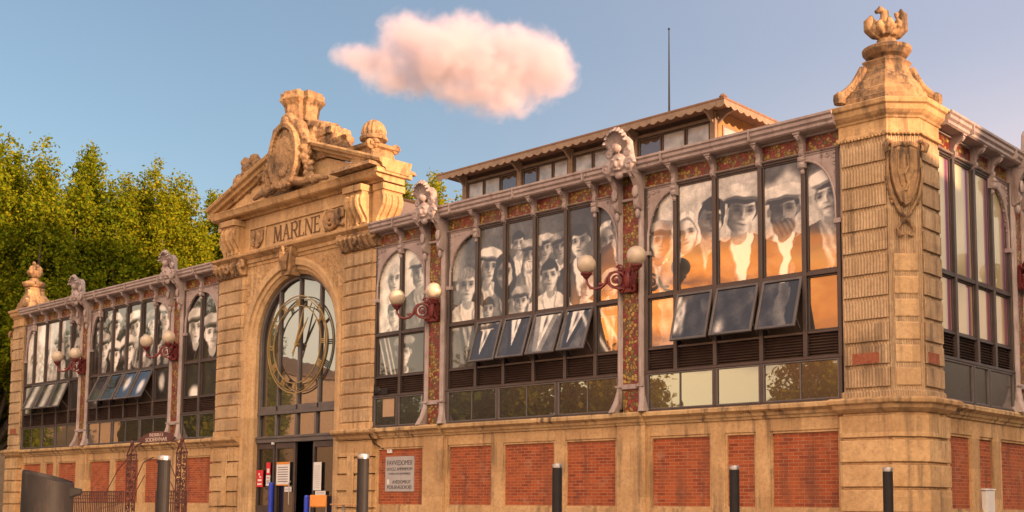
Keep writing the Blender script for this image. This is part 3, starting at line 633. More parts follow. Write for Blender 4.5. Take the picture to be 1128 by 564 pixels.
def base_wall(T, u0, u1, panels, piers, z_top=2.72):
    b = MB(T)
    edges = [u0] + [e for p in panels for e in p] + [u1]
    for a, c in zip(edges[::2], edges[1::2]): b.box(a, c, 0.0, 0.32, 0.0, 3.0)
    for p in panels:
        b.box(p[0], p[1], 0.001, 0.32, 0.0, 1.03); b.box(p[0], p[1], 0.001, 0.32, z_top, 3.0)
    for (a, c) in piers: b.box(a, c, -0.10, 0.0, 0.0, 3.0)
    w = b.build('base_wall', 'stone', hall, bevel=0.008)
    for p in panels:
        q = MB(T); q.box(p[0] + 0.002, p[1] - 0.002, 0.075, 0.25, 1.032, z_top - 0.002); q.build('brick_panel', 'brick', hall)
        q = MB(T); e = 0.05
        for (x0, x1, z0, z1) in ((p[0], p[0] + e, 1.03, z_top), (p[1] - e, p[1], 1.03, z_top), (p[0] + e, p[1] - e, 1.03, 1.03 + e), (p[0] + e, p[1] - e, z_top - e, z_top)): q.box(x0 + 0.001, x1 - 0.001, 0.028, 0.0745, z0 + 0.001, z1 - 0.001)
        q.build('panel_moulding', 'stone', w)
    # the ledge under the windows, breaking forward over every pier
    l = MB(T)
    def run(a, c, f):
        l.prof_u([(0.34, 3.0), (-0.04 - f, 3.0), (-0.06 - f, 3.05), (-0.10 - f, 3.07), (-0.12 - f, 3.13), (-0.20 - f, 3.17), (-0.24 - f, 3.19), (-0.24 - f, 3.26), (-0.20 - f, 3.296), (0.34, 3.299)], a, c)
    cuts = sorted([u0, u1] + [x for p in piers for x in p])
    run_f = lambda m: 0.09 if any(a <= m <= c for a, c in piers) else 0.0
    for a, c in zip(cuts, cuts[1:]):
        if c - a > 0.01: run(a, c, run_f((a + c) / 2))
    l.build('ledge', 'ledge_stone', hall)

# ---- portraits for each bay
B0 = [4.22, 5.34, 6.42]; B1 = [7.36, 8.46, 9.51, 10.59, 11.67, 12.66, 13.42]; B2 = [14.24, 15.08, 16.17, 17.38, 18.46, 19.28]
def canv_B2():
    c = Canvas(14.1, 19.4, 4.75, 8.7, 0.02)
    c.a[:] = np.clip(0.62 + 0.06 * (c.Z - 7) + 0.05 * c.wob(1.3, 1, 1), 0, 1)
    c.lay(np.clip((8.2 + 0.12 * np.sin(c.U * 6) - c.Z) / -0.2, 0, 1) * (c.U > 17.4), 0.32); c.lay(np.clip((c.U - 14.6) / -0.1, 0, 1), 0.3)
    c.lay(np.clip((7.0 - c.Z) / 0.7, 0, 1), 0.17)
    c.face(14.62, 7.35, 0.80, -6, 0.62, 'grey', cap=0.5, jacket=0.3, light=-1)
    c.face(15.33, 7.42, 0.80, 4, 0.74, 'veil', jacket=0.5, shirt=0.75)
    c.face(17.92, 7.55, 0.95, 2, 0.55, 'dark', cap=0.75, jacket=0.35, shirt=0.9, beard=0.25)
    c.face(16.02, 7.66, 0.95, -9, 0.80, 'dark', jacket=0.20, shirt=0.55, turn=1.2, light=1)
    c.face(19.05, 7.70, 0.95, 8, 0.80, 'grey', cap=0.85, jacket=0.06, shirt=0.5, turn=-1.2, light=-1)
    c.face(16.86, 7.70, 1.02, -7, 0.76, 'dark', cap=0.72, jacket=0.22, shirt=0.88, turn=0.5, light=1)
    for k in range(26): c.lay(np.exp(-((c.U - 15.28 - 0.12 * math.sin(k * 1.9)) / 0.055) ** 2 - ((c.Z - 5.05 - k * 0.033) / 0.10) ** 2) * 0.6, 0.9 - 0.5 * (k % 4 == 0))
    c.lay(np.exp(-((c.U - 16.45) / 0.12) ** 2 - ((c.Z - 5.0) / 0.2) ** 2) * 0.8, 0.85)
    c.finish(0.02, 0.80, 1.05, (1.0, 0.92, 0.80)); return c
def canv_B1():
    c = Canvas(7.3, 13.5, 4.75, 8.7, 0.022)
    c.a[:] = np.clip(0.26 + 0.05 * c.wob(1.1, 1, 2), 0, 1); c.lay(np.clip((8.0 - c.U) / 0.4, 0, 1) * (c.Z > 7.3), 0.55)
    c.face(9.95, 7.98, 0.62, 3, 0.78, 'dark', jacket=0.35); c.face(12.98, 7.62, 0.72, 0, 0.66, 'veil', jacket=0.5, shirt=0.8); c.face(13.32, 7.95, 0.66, 5, 0.7, 'dark', jacket=0.1)
    c.face(10.9, 7.72, 0.62, 0, 0.6, 'fair', cap=0.62, jacket=0.4); c.face(10.38, 7.62, 0.66, -3, 0.7, 'grey', cap=0.55, jacket=0.35, beard=0.75); c.face(11.42, 7.68, 0.62, 8, 0.6, 'dark', cap=0.4, jacket=0.4)
    c.face(8.85, 7.5, 0.85, -12, 0.75, 'fair', cap=0.8, jacket=0.25, turn=1); c.face(9.45, 7.25, 0.8, 6, 0.72, 'shawl', jacket=0.4, shirt=0.4)
    c.face(8.02, 7.1, 0.90, -3, 0.88, 'grey', jacket=0.72, shirt=0.9); c.face(12.1, 7.72, 0.80, 5, 0.82, 'dark', jacket=0.18, shirt=0.85, turn=-0.8, light=-1)
    c.face(11.06, 6.98, 0.78, 4, 0.84, 'dark', jacket=0.78, shirt=0.88); c.face(12.35, 6.5, 0.62, -25, 0.9, 'fair', jacket=0.85, shirt=0.9); c.face(13.08, 6.55, 0.66, 10, 0.78, 'fair', jacket=0.6)
    c.face(10.05, 6.42, 0.66, 0, 0.85, 'dark', cap=0.55, jacket=0.25, shirt=0.9); c.face(8.85, 6.35, 0.6, 0, 0.7, 'dark', jacket=0.2, shirt=0.8)
    c.lay(np.clip((5.95 - c.Z) / 0.1, 0, 1) * 0.75, np.clip(0.13 + 0.05 * c.wob(3, 1, 4), 0, 1))
    for (u, z, h, j_, sh, tl) in ((8.05, 5.95, .7, .12, .5, 0), (8.95, 5.75, .6, .10, .8, 6), (10.0, 6.0, .72, .09, .9, -3), (11.1, 6.05, .9, .75, .92, 4), (12.15, 6.0, .8, .10, .85, 8), (13.05, 5.7, .7, .12, .6, -4)):   # coats, collars and scarves of the lower row
        du = (c.U - u - (c.Z - z) * math.tan(R(tl))) / h; dz = (c.Z - z) / h
        sh_ = np.clip((0.42 - np.abs(du) + np.clip(dz, -1.6, 0) * 0.20) / 0.03, 0, 1) * (dz < 0.05); c.lay(sh_ * 0.9, np.clip(sh + 0.16 * np.sin(du * 16 + dz * 9), 0, 1))
        for sg in (-1, 1): c.lay(np.clip((0.10 - np.abs(np.abs(du) - 0.36 - dz * 0.22)) / 0.02, 0, 1) * (dz < 0.0) * 0.9, j_ * 0.6)
        c.lay(np.exp(-((du - 0.02) / 0.05) ** 2 - ((dz + 0.35) / 0.28) ** 2) * 0.85, 0.06)
    for k in (0.0, 0.5): c.lay(np.exp(-((c.U - 12.75 - (5.9 - c.Z) * 0.7 + k) / 0.06) ** 2) * (c.Z < 6), 0.75)
    c.finish(0.03, 0.80, 0.95, (1.0, 0.93, 0.80)); return c
def canv_B0():
    c = Canvas(4.1, 6.6, 4.75, 8.7, 0.025)
    c.a[:] = np.clip(0.72 + 0.07 * c.wob(1.5, 1, 3), 0, 1)
    c.face(4.95, 7.65, 0.85, 0, 0.86, 'fair', jacket=0.7, shirt=0.8); c.face(6.05, 7.7, 0.85, -4, 0.75, 'grey', cap=0.6, jacket=0.3, shirt=0.5); c.face(4.95, 6.6, 0.72, 3, 0.85, 'dark', jacket=0.6, shirt=0.8)
    c.lay(np.clip((6.05 - c.Z) / 0.1, 0, 1), 0.12); c.face(5.4, 5.45, 0.8, 0, 0.72, 'dark', cap=0.5, jacket=0.08)
    for k in (0, 0.22, 0.38): c.lay(np.exp(-((c.U - 4.35 - (5.9 - c.Z) * 0.32 - k) / 0.035) ** 2) * (c.Z < 6), 0.7)
    c.finish(0.02, 0.82, 0.95, (1.0, 0.94, 0.80)); return c
def canv_L1():                                                        # mirrored wing: u is the distance from the portal axis
    c = Canvas(7.3, 13.5, 4.75, 8.7, 0.04); c.a[:] = 0.03 + 0.02 * np.clip(c.wob(2, 1, 5), 0, 1)
    for (u, z, h, t, sk, hr, cp, ja) in ((12.75, 7.75, .72, 5, .8, 'dark', .35, .05), (11.65, 7.85, .95, 4, .75, 'grey', .6, .06), (10.1, 7.7, 1.05, -12, .8, 'dark', .75, .08), (8.75, 7.75, .85, 0, .85, 'dark', .3, .05), (7.85, 7.85, .9, 5, .85, 'grey', .6, .1), (12.45, 7.1, .95, 0, .85, 'dark', .5, .06), (9.35, 6.95, .8, 8, .85, 'fair', None, .4), (8.35, 6.75, .75, 0, .8, 'dark', None, .05), (7.75, 6.7, .7, -6, .75, 'grey', .4, .1), (10.55, 6.85, .98, -3, .95, 'dark', .7, .05), (11.6, 6.75, .95, 2, .9, 'grey', .8, .15)):
        c.face(u, z, h, t, sk, hr, cap=cp, jacket=ja, shirt=0.35, light=-1, moust=(u > 9 and u < 10))
    c.lay(np.clip((6.0 - c.Z) / 0.1, 0, 1), 0.10)
    for (u, z) in ((8.9, 5.3), (10.0, 5.5), (12.9, 5.3), (8.0, 5.5)): c.lay(np.exp(-(((c.U - u) / 0.2) ** 2 + ((c.Z - z) / 0.3) ** 2) ** 2), 0.65)
    c.finish(0.006, 1.0, 0.68, (0.92, 0.87, 0.79)); return c
def canv_L0():
    c = Canvas(4.1, 6.6, 4.75, 8.7, 0.035); c.a[:] = 0.02
    c.face(5.80, 7.3, 1.12, 2, 0.86, 'grey', cap=0.6, jacket=0.04, shirt=0.08, light=-1); c.face(4.70, 7.0, 1.12, -4, 0.82, 'fair', cap=0.5, jacket=0.05, shirt=0.1)
    c.lay(np.clip((6.05 - c.Z) / 0.1, 0, 1), 0.02); c.lay(np.exp(-(((c.U - 5.75) / 0.35) ** 2 + ((c.Z - 4.95) / 0.28) ** 2) ** 2), 0.75)
    c.finish(0.006, 1.0, 0.68, (0.92, 0.87, 0.79)); return c
def canv_L2():
    c = Canvas(14.1, 19.4, 4.75, 8.7, 0.045); c.a[:] = np.clip(0.72 + 0.1 * c.wob(1.4, 1, 6), 0, 1)
    c.lay(np.clip((15.9 - c.U) / 0.2, 0, 1), 0.12)
    c.face(15.5, 7.7, 1.05, 3, 0.75, 'dark', jacket=0.08, shirt=0.1, moust=True, light=-1); c.face(14.6, 7.3, 0.8, 0, 0.7, 'fair', jacket=0.5)
    c.face(16.4, 7.5, 0.75, 0, 0.8, 'grey', cap=0.5, jacket=0.6); c.face(17.5, 7.3, 0.75, -5, 0.82, 'fair', jacket=0.65, shirt=0.8); c.face(18.6, 7.0, 0.8, 0, 0.8, 'grey', jacket=0.7)
    c.lay(np.clip((6.0 - c.Z) / 0.1, 0, 1), np.clip(0.3 + 0.35 * np.sin(c.U * 5), 0.05, 0.8))
    c.finish(0.02, 0.78, 1.0, (1.0, 0.95, 0.86)); return c

PAN = [(4.30, 6.32), (7.33, 9.05), (9.45, 11.28), (11.61, 13.27), (14.28, 15.99), (16.36, 17.16), (17.52, 19.18)]
PIL = [(6.42, 7.24), (13.36, 14.20)]
for T, cv in ((T_front, (canv_B0, canv_B1, canv_B2)), (T_left, (canv_L0, canv_L1, canv_L2))):
    right = T is T_front
    base_wall(T, 4.22, 19.40, PAN, PIL)
    pier(T, 6.86); pier(T, 13.80)
    bay(T, B0, None, {}, [(4.22, 5.30, False), (5.30, 6.42, False)], canvas=cv[0]())
    a1 = {1: 17, 2: 19, 3: 20, 4: 21} if right else {1: 24, 2: 24, 3: 25, 4: 25}
    bay(T, B1, None, a1, [(7.36, 9.32, True), (9.32, 11.42, True), (11.42, 13.42, True)], canvas=cv[1]())
    bay(T, B2, None, {1: 15, 2: 17, 3: 18} if right else {1: 22, 2: 23, 3: 24}, [(14.24, 16.17, True), (16.17, 17.38, False), (17.38, 19.28, True)], canvas=cv[2]())
    gutter(T, 4.24, 19.36)

# ---- side street front
SB = [1.22, 2.12, 3.22, 4.2, 5.2]
def plain_canvas():
    c = Canvas(1.0, 5.4, 4.75, 8.7, 0.05); c.a[:] = 0.30 + 0.05 * c.wob(1, 1, 3)
    c.finish(0.02, 0.7, 1.0, (1.0, 0.9, 0.6)); c.rgb[:] = np.array((0.46, 0.40, 0.22)) * (0.9 + 0.1 * c.wob(2, 1, 2))[..., None]  # pale yellow sky reflection painted into the pane colour
    for u in (1.30, 1.95, 2.98, 4.02, 5.02): c.rgb += (np.exp(-((c.U - u) / 0.11) ** 2)[..., None]) * (np.array((0.16, 0.03, 0.14)) - c.rgb)
    c.rgb[c.Z < 6.05] *= np.array((1.1, 0.95, 0.8)); return c
base_wall(T_side, 1.15, 30.0, [(1.78, 2.94), (3.33, 4.14), (4.55, 6.3), (6.8, 8.2), (8.6, 10.2)], [], z_top=2.66)
pier(T_side, 5.62)
bay(T_side, SB, None, {}, [(1.22, 2.9, False), (2.9, 3.75, False), (3.75, 5.2, False)], arch_l=False, canvas=plain_canvas())
bay(T_side, [6.05, 7.1, 8.2, 9.3, 10.3], None, {}, [(6.05, 8.2, False), (8.2, 10.3, False)], canvas=None)
gutter(T_side, 1.20, 30.0)
b = MB(T_side); b.box(10.36, 30.0, 0.0, 0.3, 3.30, 9.09); b.build('side_wall', 'stone', hall)

# ------------------------------------------------------------------ corner pillars
def corner_plan(cx, cy, sx, sy, ch):
    def plan(o):
        a, b, c = sx + o, sy + o, max(0.02, ch + 0.586 * o)
        return [(cx - a, cy - b), (cx + a - c, cy - b), (cx + a, cy - b + c), (cx + a, cy + b), (cx - a, cy + b)]
    return plan
CX, CY = 20.14, 0.53
def shell_vase(b, cx, cy, z, k=1.0):
    """fan of curled acanthus lobes that crowns a pillar"""
    b.lathe(cx, cy, [(0.20 * k, z), (0.11 * k, z + 0.06 * k), (0.13 * k, z + 0.12 * k), (0.22 * k, z + 0.20 * k), (0.25 * k, z + 0.30 * k), (0.16 * k, z + 0.40 * k)], 14)
    for i, (deg, out, h, th) in enumerate(((46, 0.37, 0.60, 1.0), (226, 0.38, 0.42, 1.15), (136, 0.26, 0.46, 1.0), (316, 0.24, 0.34, 0.9), (270, 0.30, 0.30, 0.7), (0, 0.30, 0.34, 0.7))):
        dx, dy = math.cos(R(deg)), math.sin(R(deg)); q = lambda r, zz: (cx + dx * r * k, cy + dy * r * k, z + zz * k)
        b.tube([q(0.08, 0.12), q(out * 0.62, 0.17), q(out * 0.98, 0.30), q(out * 1.02, h), q(out * 0.82, h + 0.10), q(out * 0.60, h + 0.04), q(out * 0.62, h - 0.07)], [0.07 * k * th, 0.12 * k * th, 0.125 * k * th, 0.10 * k * th, 0.075 * k * th, 0.055 * k * th, 0.03 * k * th], 8)
    b.tube([(cx, cy, z + 0.2 * k), (cx - 0.03 * k, cy - 0.03 * k, z + 0.48 * k), (cx - 0.02 * k, cy - 0.02 * k, z + 0.66 * k), (cx - 0.10 * k, cy - 0.09 * k, z + 0.74 * k), (cx - 0.16 * k, cy - 0.15 * k, z + 0.66 * k)], [0.13 * k, 0.11 * k, 0.10 * k, 0.08 * k, 0.05 * k], 8)

def corner_pillar(T, right):
    pl = corner_plan(CX, CY, 0.76, 0.68, 0.47)
    b = MB(T)                                                        # rusticated foot
    for i in range(6):
        z0 = i * 0.5; b.stack(pl, [(z0, 0.085), (z0 + 0.44, 0.085)]); b.stack(pl, [(z0 + 0.44, 0.03), (z0 + 0.5, 0.03)])
    b.stack(pl, [(3.0, 0.06), (3.05, 0.13), (3.08, 0.17), (3.16, 0.20), (3.18, 0.27), (3.26, 0.29), (3.30, 0.22)])
    o = b.build('corner_pillar', 'stone', hall, bevel=0.012)
    s = MB(T); s.stack(pl, [(3.30, 0.04), (3.42, 0.04), (3.46, 0.0), (8.70, 0.0)])
    n = 11; h = (8.62 - 3.50) / n
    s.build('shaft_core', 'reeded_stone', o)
    c = MB(T)
    for i in range(n):
        z0 = 3.50 + i * h + 0.02; z1 = z0 + h - 0.085
        c.mi = 0
        c.box(CX - 0.72, CX + 0.76 - 0.50, CY - 0.68 - 0.045, CY - 0.68 - 0.001, z0, z1)            # reeded panel on the square
        c.box(CX + 0.761, CX + 0.805, CY - 0.68 + 0.50, CY + 0.64, z0, z1)                          # reeded panel on the side
        c.mi = 1
        d = 0.026 / math.sqrt(2)
        if i < 6:
            A = (CX + 0.76 - 0.47 + 0.06, CY - 0.68 + 0.06); B_ = (CX + 0.76 - 0.06, CY - 0.68 + 0.47 - 0.06)
            c.extr([(A[0], A[1], z0), (B_[0], B_[1], z0), (B_[0], B_[1], z1), (A[0], A[1], z1)], [(A[0] + d, A[1] - d, z0 + .03), (B_[0] + d, B_[1] - d, z0 + .03), (B_[0] + d, B_[1] - d, z1 - .03), (A[0] + d, A[1] - d, z1 - .03)])
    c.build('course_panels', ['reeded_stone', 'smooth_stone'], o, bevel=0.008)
    # capital with beads, plain frieze and cornice
    k = MB(T)
    k.stack(pl, [(8.70, 0.03), (8.73, 0.06), (8.79, 0.06), (8.80, 0.02), (9.04, 0.02), (9.05, 0.05), (9.09, 0.07), (9.13, 0.12), (9.19, 0.17), (9.29, 0.19), (9.32, 0.24), (9.41, 0.26), (9.43, 0.22), (9.47, 0.12)])
    ring = pl(0.07)
    for (ax, ay), (bx, by) in ((ring[0], ring[1]), (ring[1], ring[2]), (ring[2], ring[3])):
        L = math.hypot(bx - ax, by - ay); m_ = int(L / 0.075)
        for i in range(m_ + 1): k.ell((ax + (bx - ax) * i / m_, ay + (by - ay) * i / m_, 8.70), 0.028, 6, 4)
    k.build('capital', 'stone', o, bevel=0.006)
    # scrolled pedestal, round plate and vase
    p = MB(T)
    p2 = corner_plan(CX, CY, 0.56, 0.52, 0.36)
    p.stack(p2, [(9.44, 0.14), (9.62, 0.13), (9.65, 0.09), (9.80, 0.07), (9.84, 0.02), (10.02, -0.03), (10.06, -0.08), (10.22, -0.16), (10.36, -0.20), (10.42, -0.18), (10.46, -0.16), (10.50, -0.20)])
    for dx, dy in ((-1, -1), (1, 1)):
        q = [(CX + dx * 0.36, CY + dy * 0.34, 10.34), (CX + dx * 0.43, CY + dy * 0.40, 10.16), (CX + dx * 0.52, CY + dy * 0.49, 9.95), (CX + dx * 0.64, CY + dy * 0.60, 9.80), (CX + dx * 0.72, CY + dy * 0.67, 9.72)]
        p.tube(q, [0.10, 0.10, 0.10, 0.10, 0.11], 8)
        p.lathe(CX + dx * 0.74, CY + dy * 0.69, [(0.05, 9.54), (0.12, 9.56), (0.14, 9.66), (0.13, 9.76), (0.06, 9.82)], 10)
    p.lathe(CX, CY, [(0.30, 10.48), (0.32, 10.53), (0.42, 10.58), (0.50, 10.68), (0.51, 10.75), (0.40, 10.80), (0.26, 10.86), (0.20, 10.90), (0.20, 10.96)], 28)
    p.build('pedestal', 'weathered_stone', o, bevel=0.01)
    v = MB(T); shell_vase(v, CX, CY, 10.93, 0.98); v.build('finial', 'weathered_stone', o, remesh=0.022, rough=0.015)
    # shield hung on the cut corner
    mx, my = CX + 0.76 - 0.235, CY - 0.68 + 0.235; r2 = 1 / math.sqrt(2)
    def L(a, d, z): return (mx + a * r2 + d * r2, my + a * r2 - d * r2, z)
    s = MB(T)
    out = [(-0.30, 8.48), (-0.12, 8.54), (0.0, 8.50), (0.12, 8.54), (0.30, 8.48), (0.31, 8.1), (0.28, 7.75), (0.20, 7.45), (0.10, 7.25), (0.0, 7.18), (-0.10, 7.25), (-0.20, 7.45), (-0.28, 7.75), (-0.31, 8.1)]
    sc = lambda k, d: [L(a * k, d, 7.86 + (z - 7.86) * k) for a, z in out]
    s.loft([sc(1.0, -0.02), sc(1.0, 0.09), sc(0.97, 0.125), sc(0.86, 0.125), sc(0.83, 0.095)])
    s.tube([L(0.05, 0.11, 8.25), L(0.06, 0.125, 8.0), L(-0.02, 0.125, 7.85), L(0.05, 0.125, 7.65), L(0.0, 0.11, 7.5)], 0.028, 7)
    s.tube([L(-0.14, 0.10, 8.3), L(-0.15, 0.115, 7.9), L(-0.08, 0.11, 7.6)], 0.02, 6)
    for sg in (-1, 1):
        s.tube([L(sg * 0.24, 0.06, 8.50), L(sg * 0.36, 0.12, 8.52), L(sg * 0.43, 0.15, 8.42), L(sg * 0.40, 0.15, 8.30), L(sg * 0.33, 0.13, 8.33), L(sg * 0.35, 0.13, 8.40)], [0.05, 0.06, 0.06, 0.05, 0.035, 0.02], 8)
        s.tube([L(sg * 0.33, 0.03, 8.2), L(sg * 0.36, 0.06, 7.8), L(sg * 0.28, 0.06, 7.4), L(sg * 0.12, 0.06, 7.08), L(-sg * 0.06, 0.07, 6.88), L(-sg * 0.17, 0.06, 6.72), L(-sg * 0.13, 0.05, 6.58), L(-sg * 0.03, 0.05, 6.60)], [0.025, 0.035, 0.04, 0.04, 0.038, 0.036, 0.03, 0.02], 7)
        for q in range(6): s.ell(L(sg * (0.37 - 0.022 * q), 0.03, 7.78 - 0.10 * q), (0.045, 0.045, 0.055), 7, 5)
    s.ell(L(0, 0.06, 6.98), (0.07, 0.07, 0.06), 8, 6); s.ell(L(0, 0.10, 8.47), (0.10, 0.07, 0.06), 10, 6)
    s.build('shield', 'weathered_stone', o, bevel=0.006)
    g = MB(T); g.box(19.60, 20.18, CY - 0.68 - 0.053, CY - 0.68 - 0.046, 4.0, 4.22); g.build('air_brick', 'old_brick', o)
    g = MB(T); g.box(CX + 0.806, CX + 0.812, 0.40, 0.92, 4.0, 4.22); g.build('air_brick', 'old_brick', o)
    return o
corner_pillar(T_front, True); corner_pillar(T_left, False)

# ------------------------------------------------------------------ portal
PY = -0.11
def arch_path(r, z_s, z_b=0.0, n=28):
    p = [(r, z_b, 1.0, 0.0)]
    for i in range(n + 1):
        a = math.pi * i / n; p.append((r * math.cos(a), z_s + r * math.sin(a), math.cos(a), math.sin(a)))
    p.append((-r, z_b, -1.0, 0.0)); return p
ZS = 6.33
b = MB(); b.sweep(arch_path(2.16, ZS), [(0.0, 0.36), (0.0, 0.10), (0.10, 0.02), (0.12, -0.03), (0.24, -0.05), (0.26, -0.13), (0.42, -0.15), (0.50, -0.13), (0.50, 0.36)])
archv = b.build('archivolt', 'smooth_stone', hall)
b = MB()
arc = [(2.64 * math.cos(a), ZS + 2.64 * math.sin(a)) for a in [math.pi * i / 24 for i in range(25)]]
for sg in (-1, 1):
    half = [(sg * x, z) for x, z in arc[:13]]
    b.face_xz([(sg * 2.70, ZS), *half, (0.0, 9.02), (sg * 2.70, 9.02)], -0.03, 0.55)
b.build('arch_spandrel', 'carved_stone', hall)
b = MB()
b.face_xz([(-0.17, 8.40), (0.17, 8.40), (0.30, 9.30), (-0.30, 9.30)], -0.34, 0.1)
b.tube([(0, -0.40, 8.55), (0, -0.44, 8.8), (0, -0.42, 9.1)], [0.10, 0.15, 0.19], 8); b.spiral((0, -0.38, 9.22), 0.14, 0.03, 1.4, 0.07, axis='x', n=14)
for sg in (-1, 1): b.tube([(sg * 0.18, -0.33, 8.45), (sg * 0.24, -0.36, 8.9), (sg * 0.30, -0.36, 9.28)], 0.05, 6)
b.build('keystone', 'weathered_stone', hall, bevel=0.01)
for sg in (1, -1):
    T = (lambda u, v, z, k=sg: (u * k, v, z))
    b = MB(T)                                                         # rusticated foot of the portal pillar
    X0, X1 = 2.66, 4.22
    for i in range(6):
        z0 = i * 0.5 - 0.02
        b.box(X0, X1 + 0.06, PY - 0.08, 0.75, max(0, z0), z0 + 0.43); b.box(X0 + 0.03, X1 + 0.02, PY - 0.03, 0.74, z0 + 0.43, z0 + 0.48)
    b.box(X0 + 0.55, X0 + 0.85, PY - 0.13, PY - 0.081, 1.0, 2.75)
    b.prof_u([(0.75, 2.98), (PY - 0.05, 2.98), (PY - 0.11, 3.03), (PY - 0.14, 3.10), (PY - 0.26, 3.16), (PY - 0.29, 3.19), (PY - 0.29, 3.27), (PY - 0.2, 3.31), (0.75, 3.312)], X0 - 0.1, X1 + 0.2)
    pp = b.build('portal_pillar', 'stone', hall, bevel=0.012)
    s = MB(T); s.box(X0 + 0.02, X1 - 0.02, PY + 0.03, 0.74, 3.312, 8.74); s.box(X0 - 0.02, X1 + 0.02, PY - 0.03, 0.745, 3.32, 3.5); s.build('shaft_core', 'stone', pp)
    c = MB(T); n = 12; h = (8.70 - 3.5) / n
    for i in range(n):
        z0 = 3.51 + i * h; z1 = z0 + h - 0.035
        c.mi = 1; c.box(X0 + 0.001, X1, PY, 0.73, z0, z1)
        c.mi = 0; c.box(X0 + 0.16, X1 - 0.16, PY - 0.03, PY - 0.001, z0 + 0.02, z1 - 0.02)
    c.build('course_panels', ['reeded_stone', 'smooth_stone'], pp, bevel=0.01)
    k = MB(T)                                                         # leafy capital
    k.loft([[(x, y, z) for x, y in ((X0 - o, PY - o), (X1 + o, PY - o), (X1 + o, 0.74), (X0 - o, 0.74))] for z, o in ((8.74, 0.02), (8.78, 0.08), (8.82, 0.03), (9.10, 0.10), (9.2, 0.16), (9.26, 0.17))])
    for i in range(7):
        x = X0 + 0.1 + i * (X1 - X0 - 0.2) / 6
        k.tube([(x, PY - 0.03, 8.82), (x, PY - 0.12, 8.98), (x, PY - 0.24, 9.12), (x, PY - 0.27, 9.05)], [0.10, 0.11, 0.09, 0.05], 7)
        if i < 4: k.tube([(X1 + 0.03, PY + 0.1 + i * 0.2, 8.82), (X1 + 0.10, PY + 0.1 + i * 0.2, 8.98), (X1 + 0.2, PY + 0.1 + i * 0.2, 9.12)], [0.08, 0.1, 0.06], 7)
    for x in (X0 - 0.02, X1 + 0.02): k.spiral((x, PY - 0.16, 9.12), 0.16, 0.03, 1.6, 0.06, n=18)
    k.spiral(((X0 + X1) / 2, PY - 0.2, 8.98), 0.12, 0.03, 1.4, 0.06, n=16)
    k.build('portal_capital', 'weathered_stone', pp, remesh=0.018, rough=0.018, tex=FINE_TEX)
    # consoles that carry the pediment: two on the front, one on the flank
    core = MB(T); core.box(2.72, 3.95, 0.06, 0.74, 9.46, 10.72); core.build('attic_block', 'stone', pp)
    def console(name, f):
        q = MB(f)
        p = [(0.0, 10.70), (-0.44, 10.70), (-0.46, 10.58), (-0.40, 10.46), (-0.42, 10.38), (-0.47, 10.24), (-0.44, 10.06), (-0.33, 9.88), (-0.22, 9.74), (-0.16, 9.62), (-0.20, 9.50), (-0.16, 9.455), (0.0, 9.455)]
        q.prof_u(p, -0.40, 0.40)
        for e in (-0.24, 0.0, 0.24):
            q.tube([(e, -0.43, 10.36), (e, -0.48, 10.2), (e, -0.45, 10.04), (e, -0.33, 9.86), (e, -0.22, 9.7), (e, -0.18, 9.58)], 0.07, 7)
        q.box(-0.44, 0.44, -0.49, -0.001, 10.50, 10.69)
        q.spiral((0, -0.17, 9.56), 0.10, 0.03, 1.2, 0.05, axis='x', n=12)
        q.build(name, 'stone', pp, bevel=0.012)
    console('console', lambda u, v, z, k=sg: (k * (3.38 + u), 0.06 + v, z))
    console('console', lambda u, v, z, k=sg: (k * (3.95 - v), 0.36 + u, z))
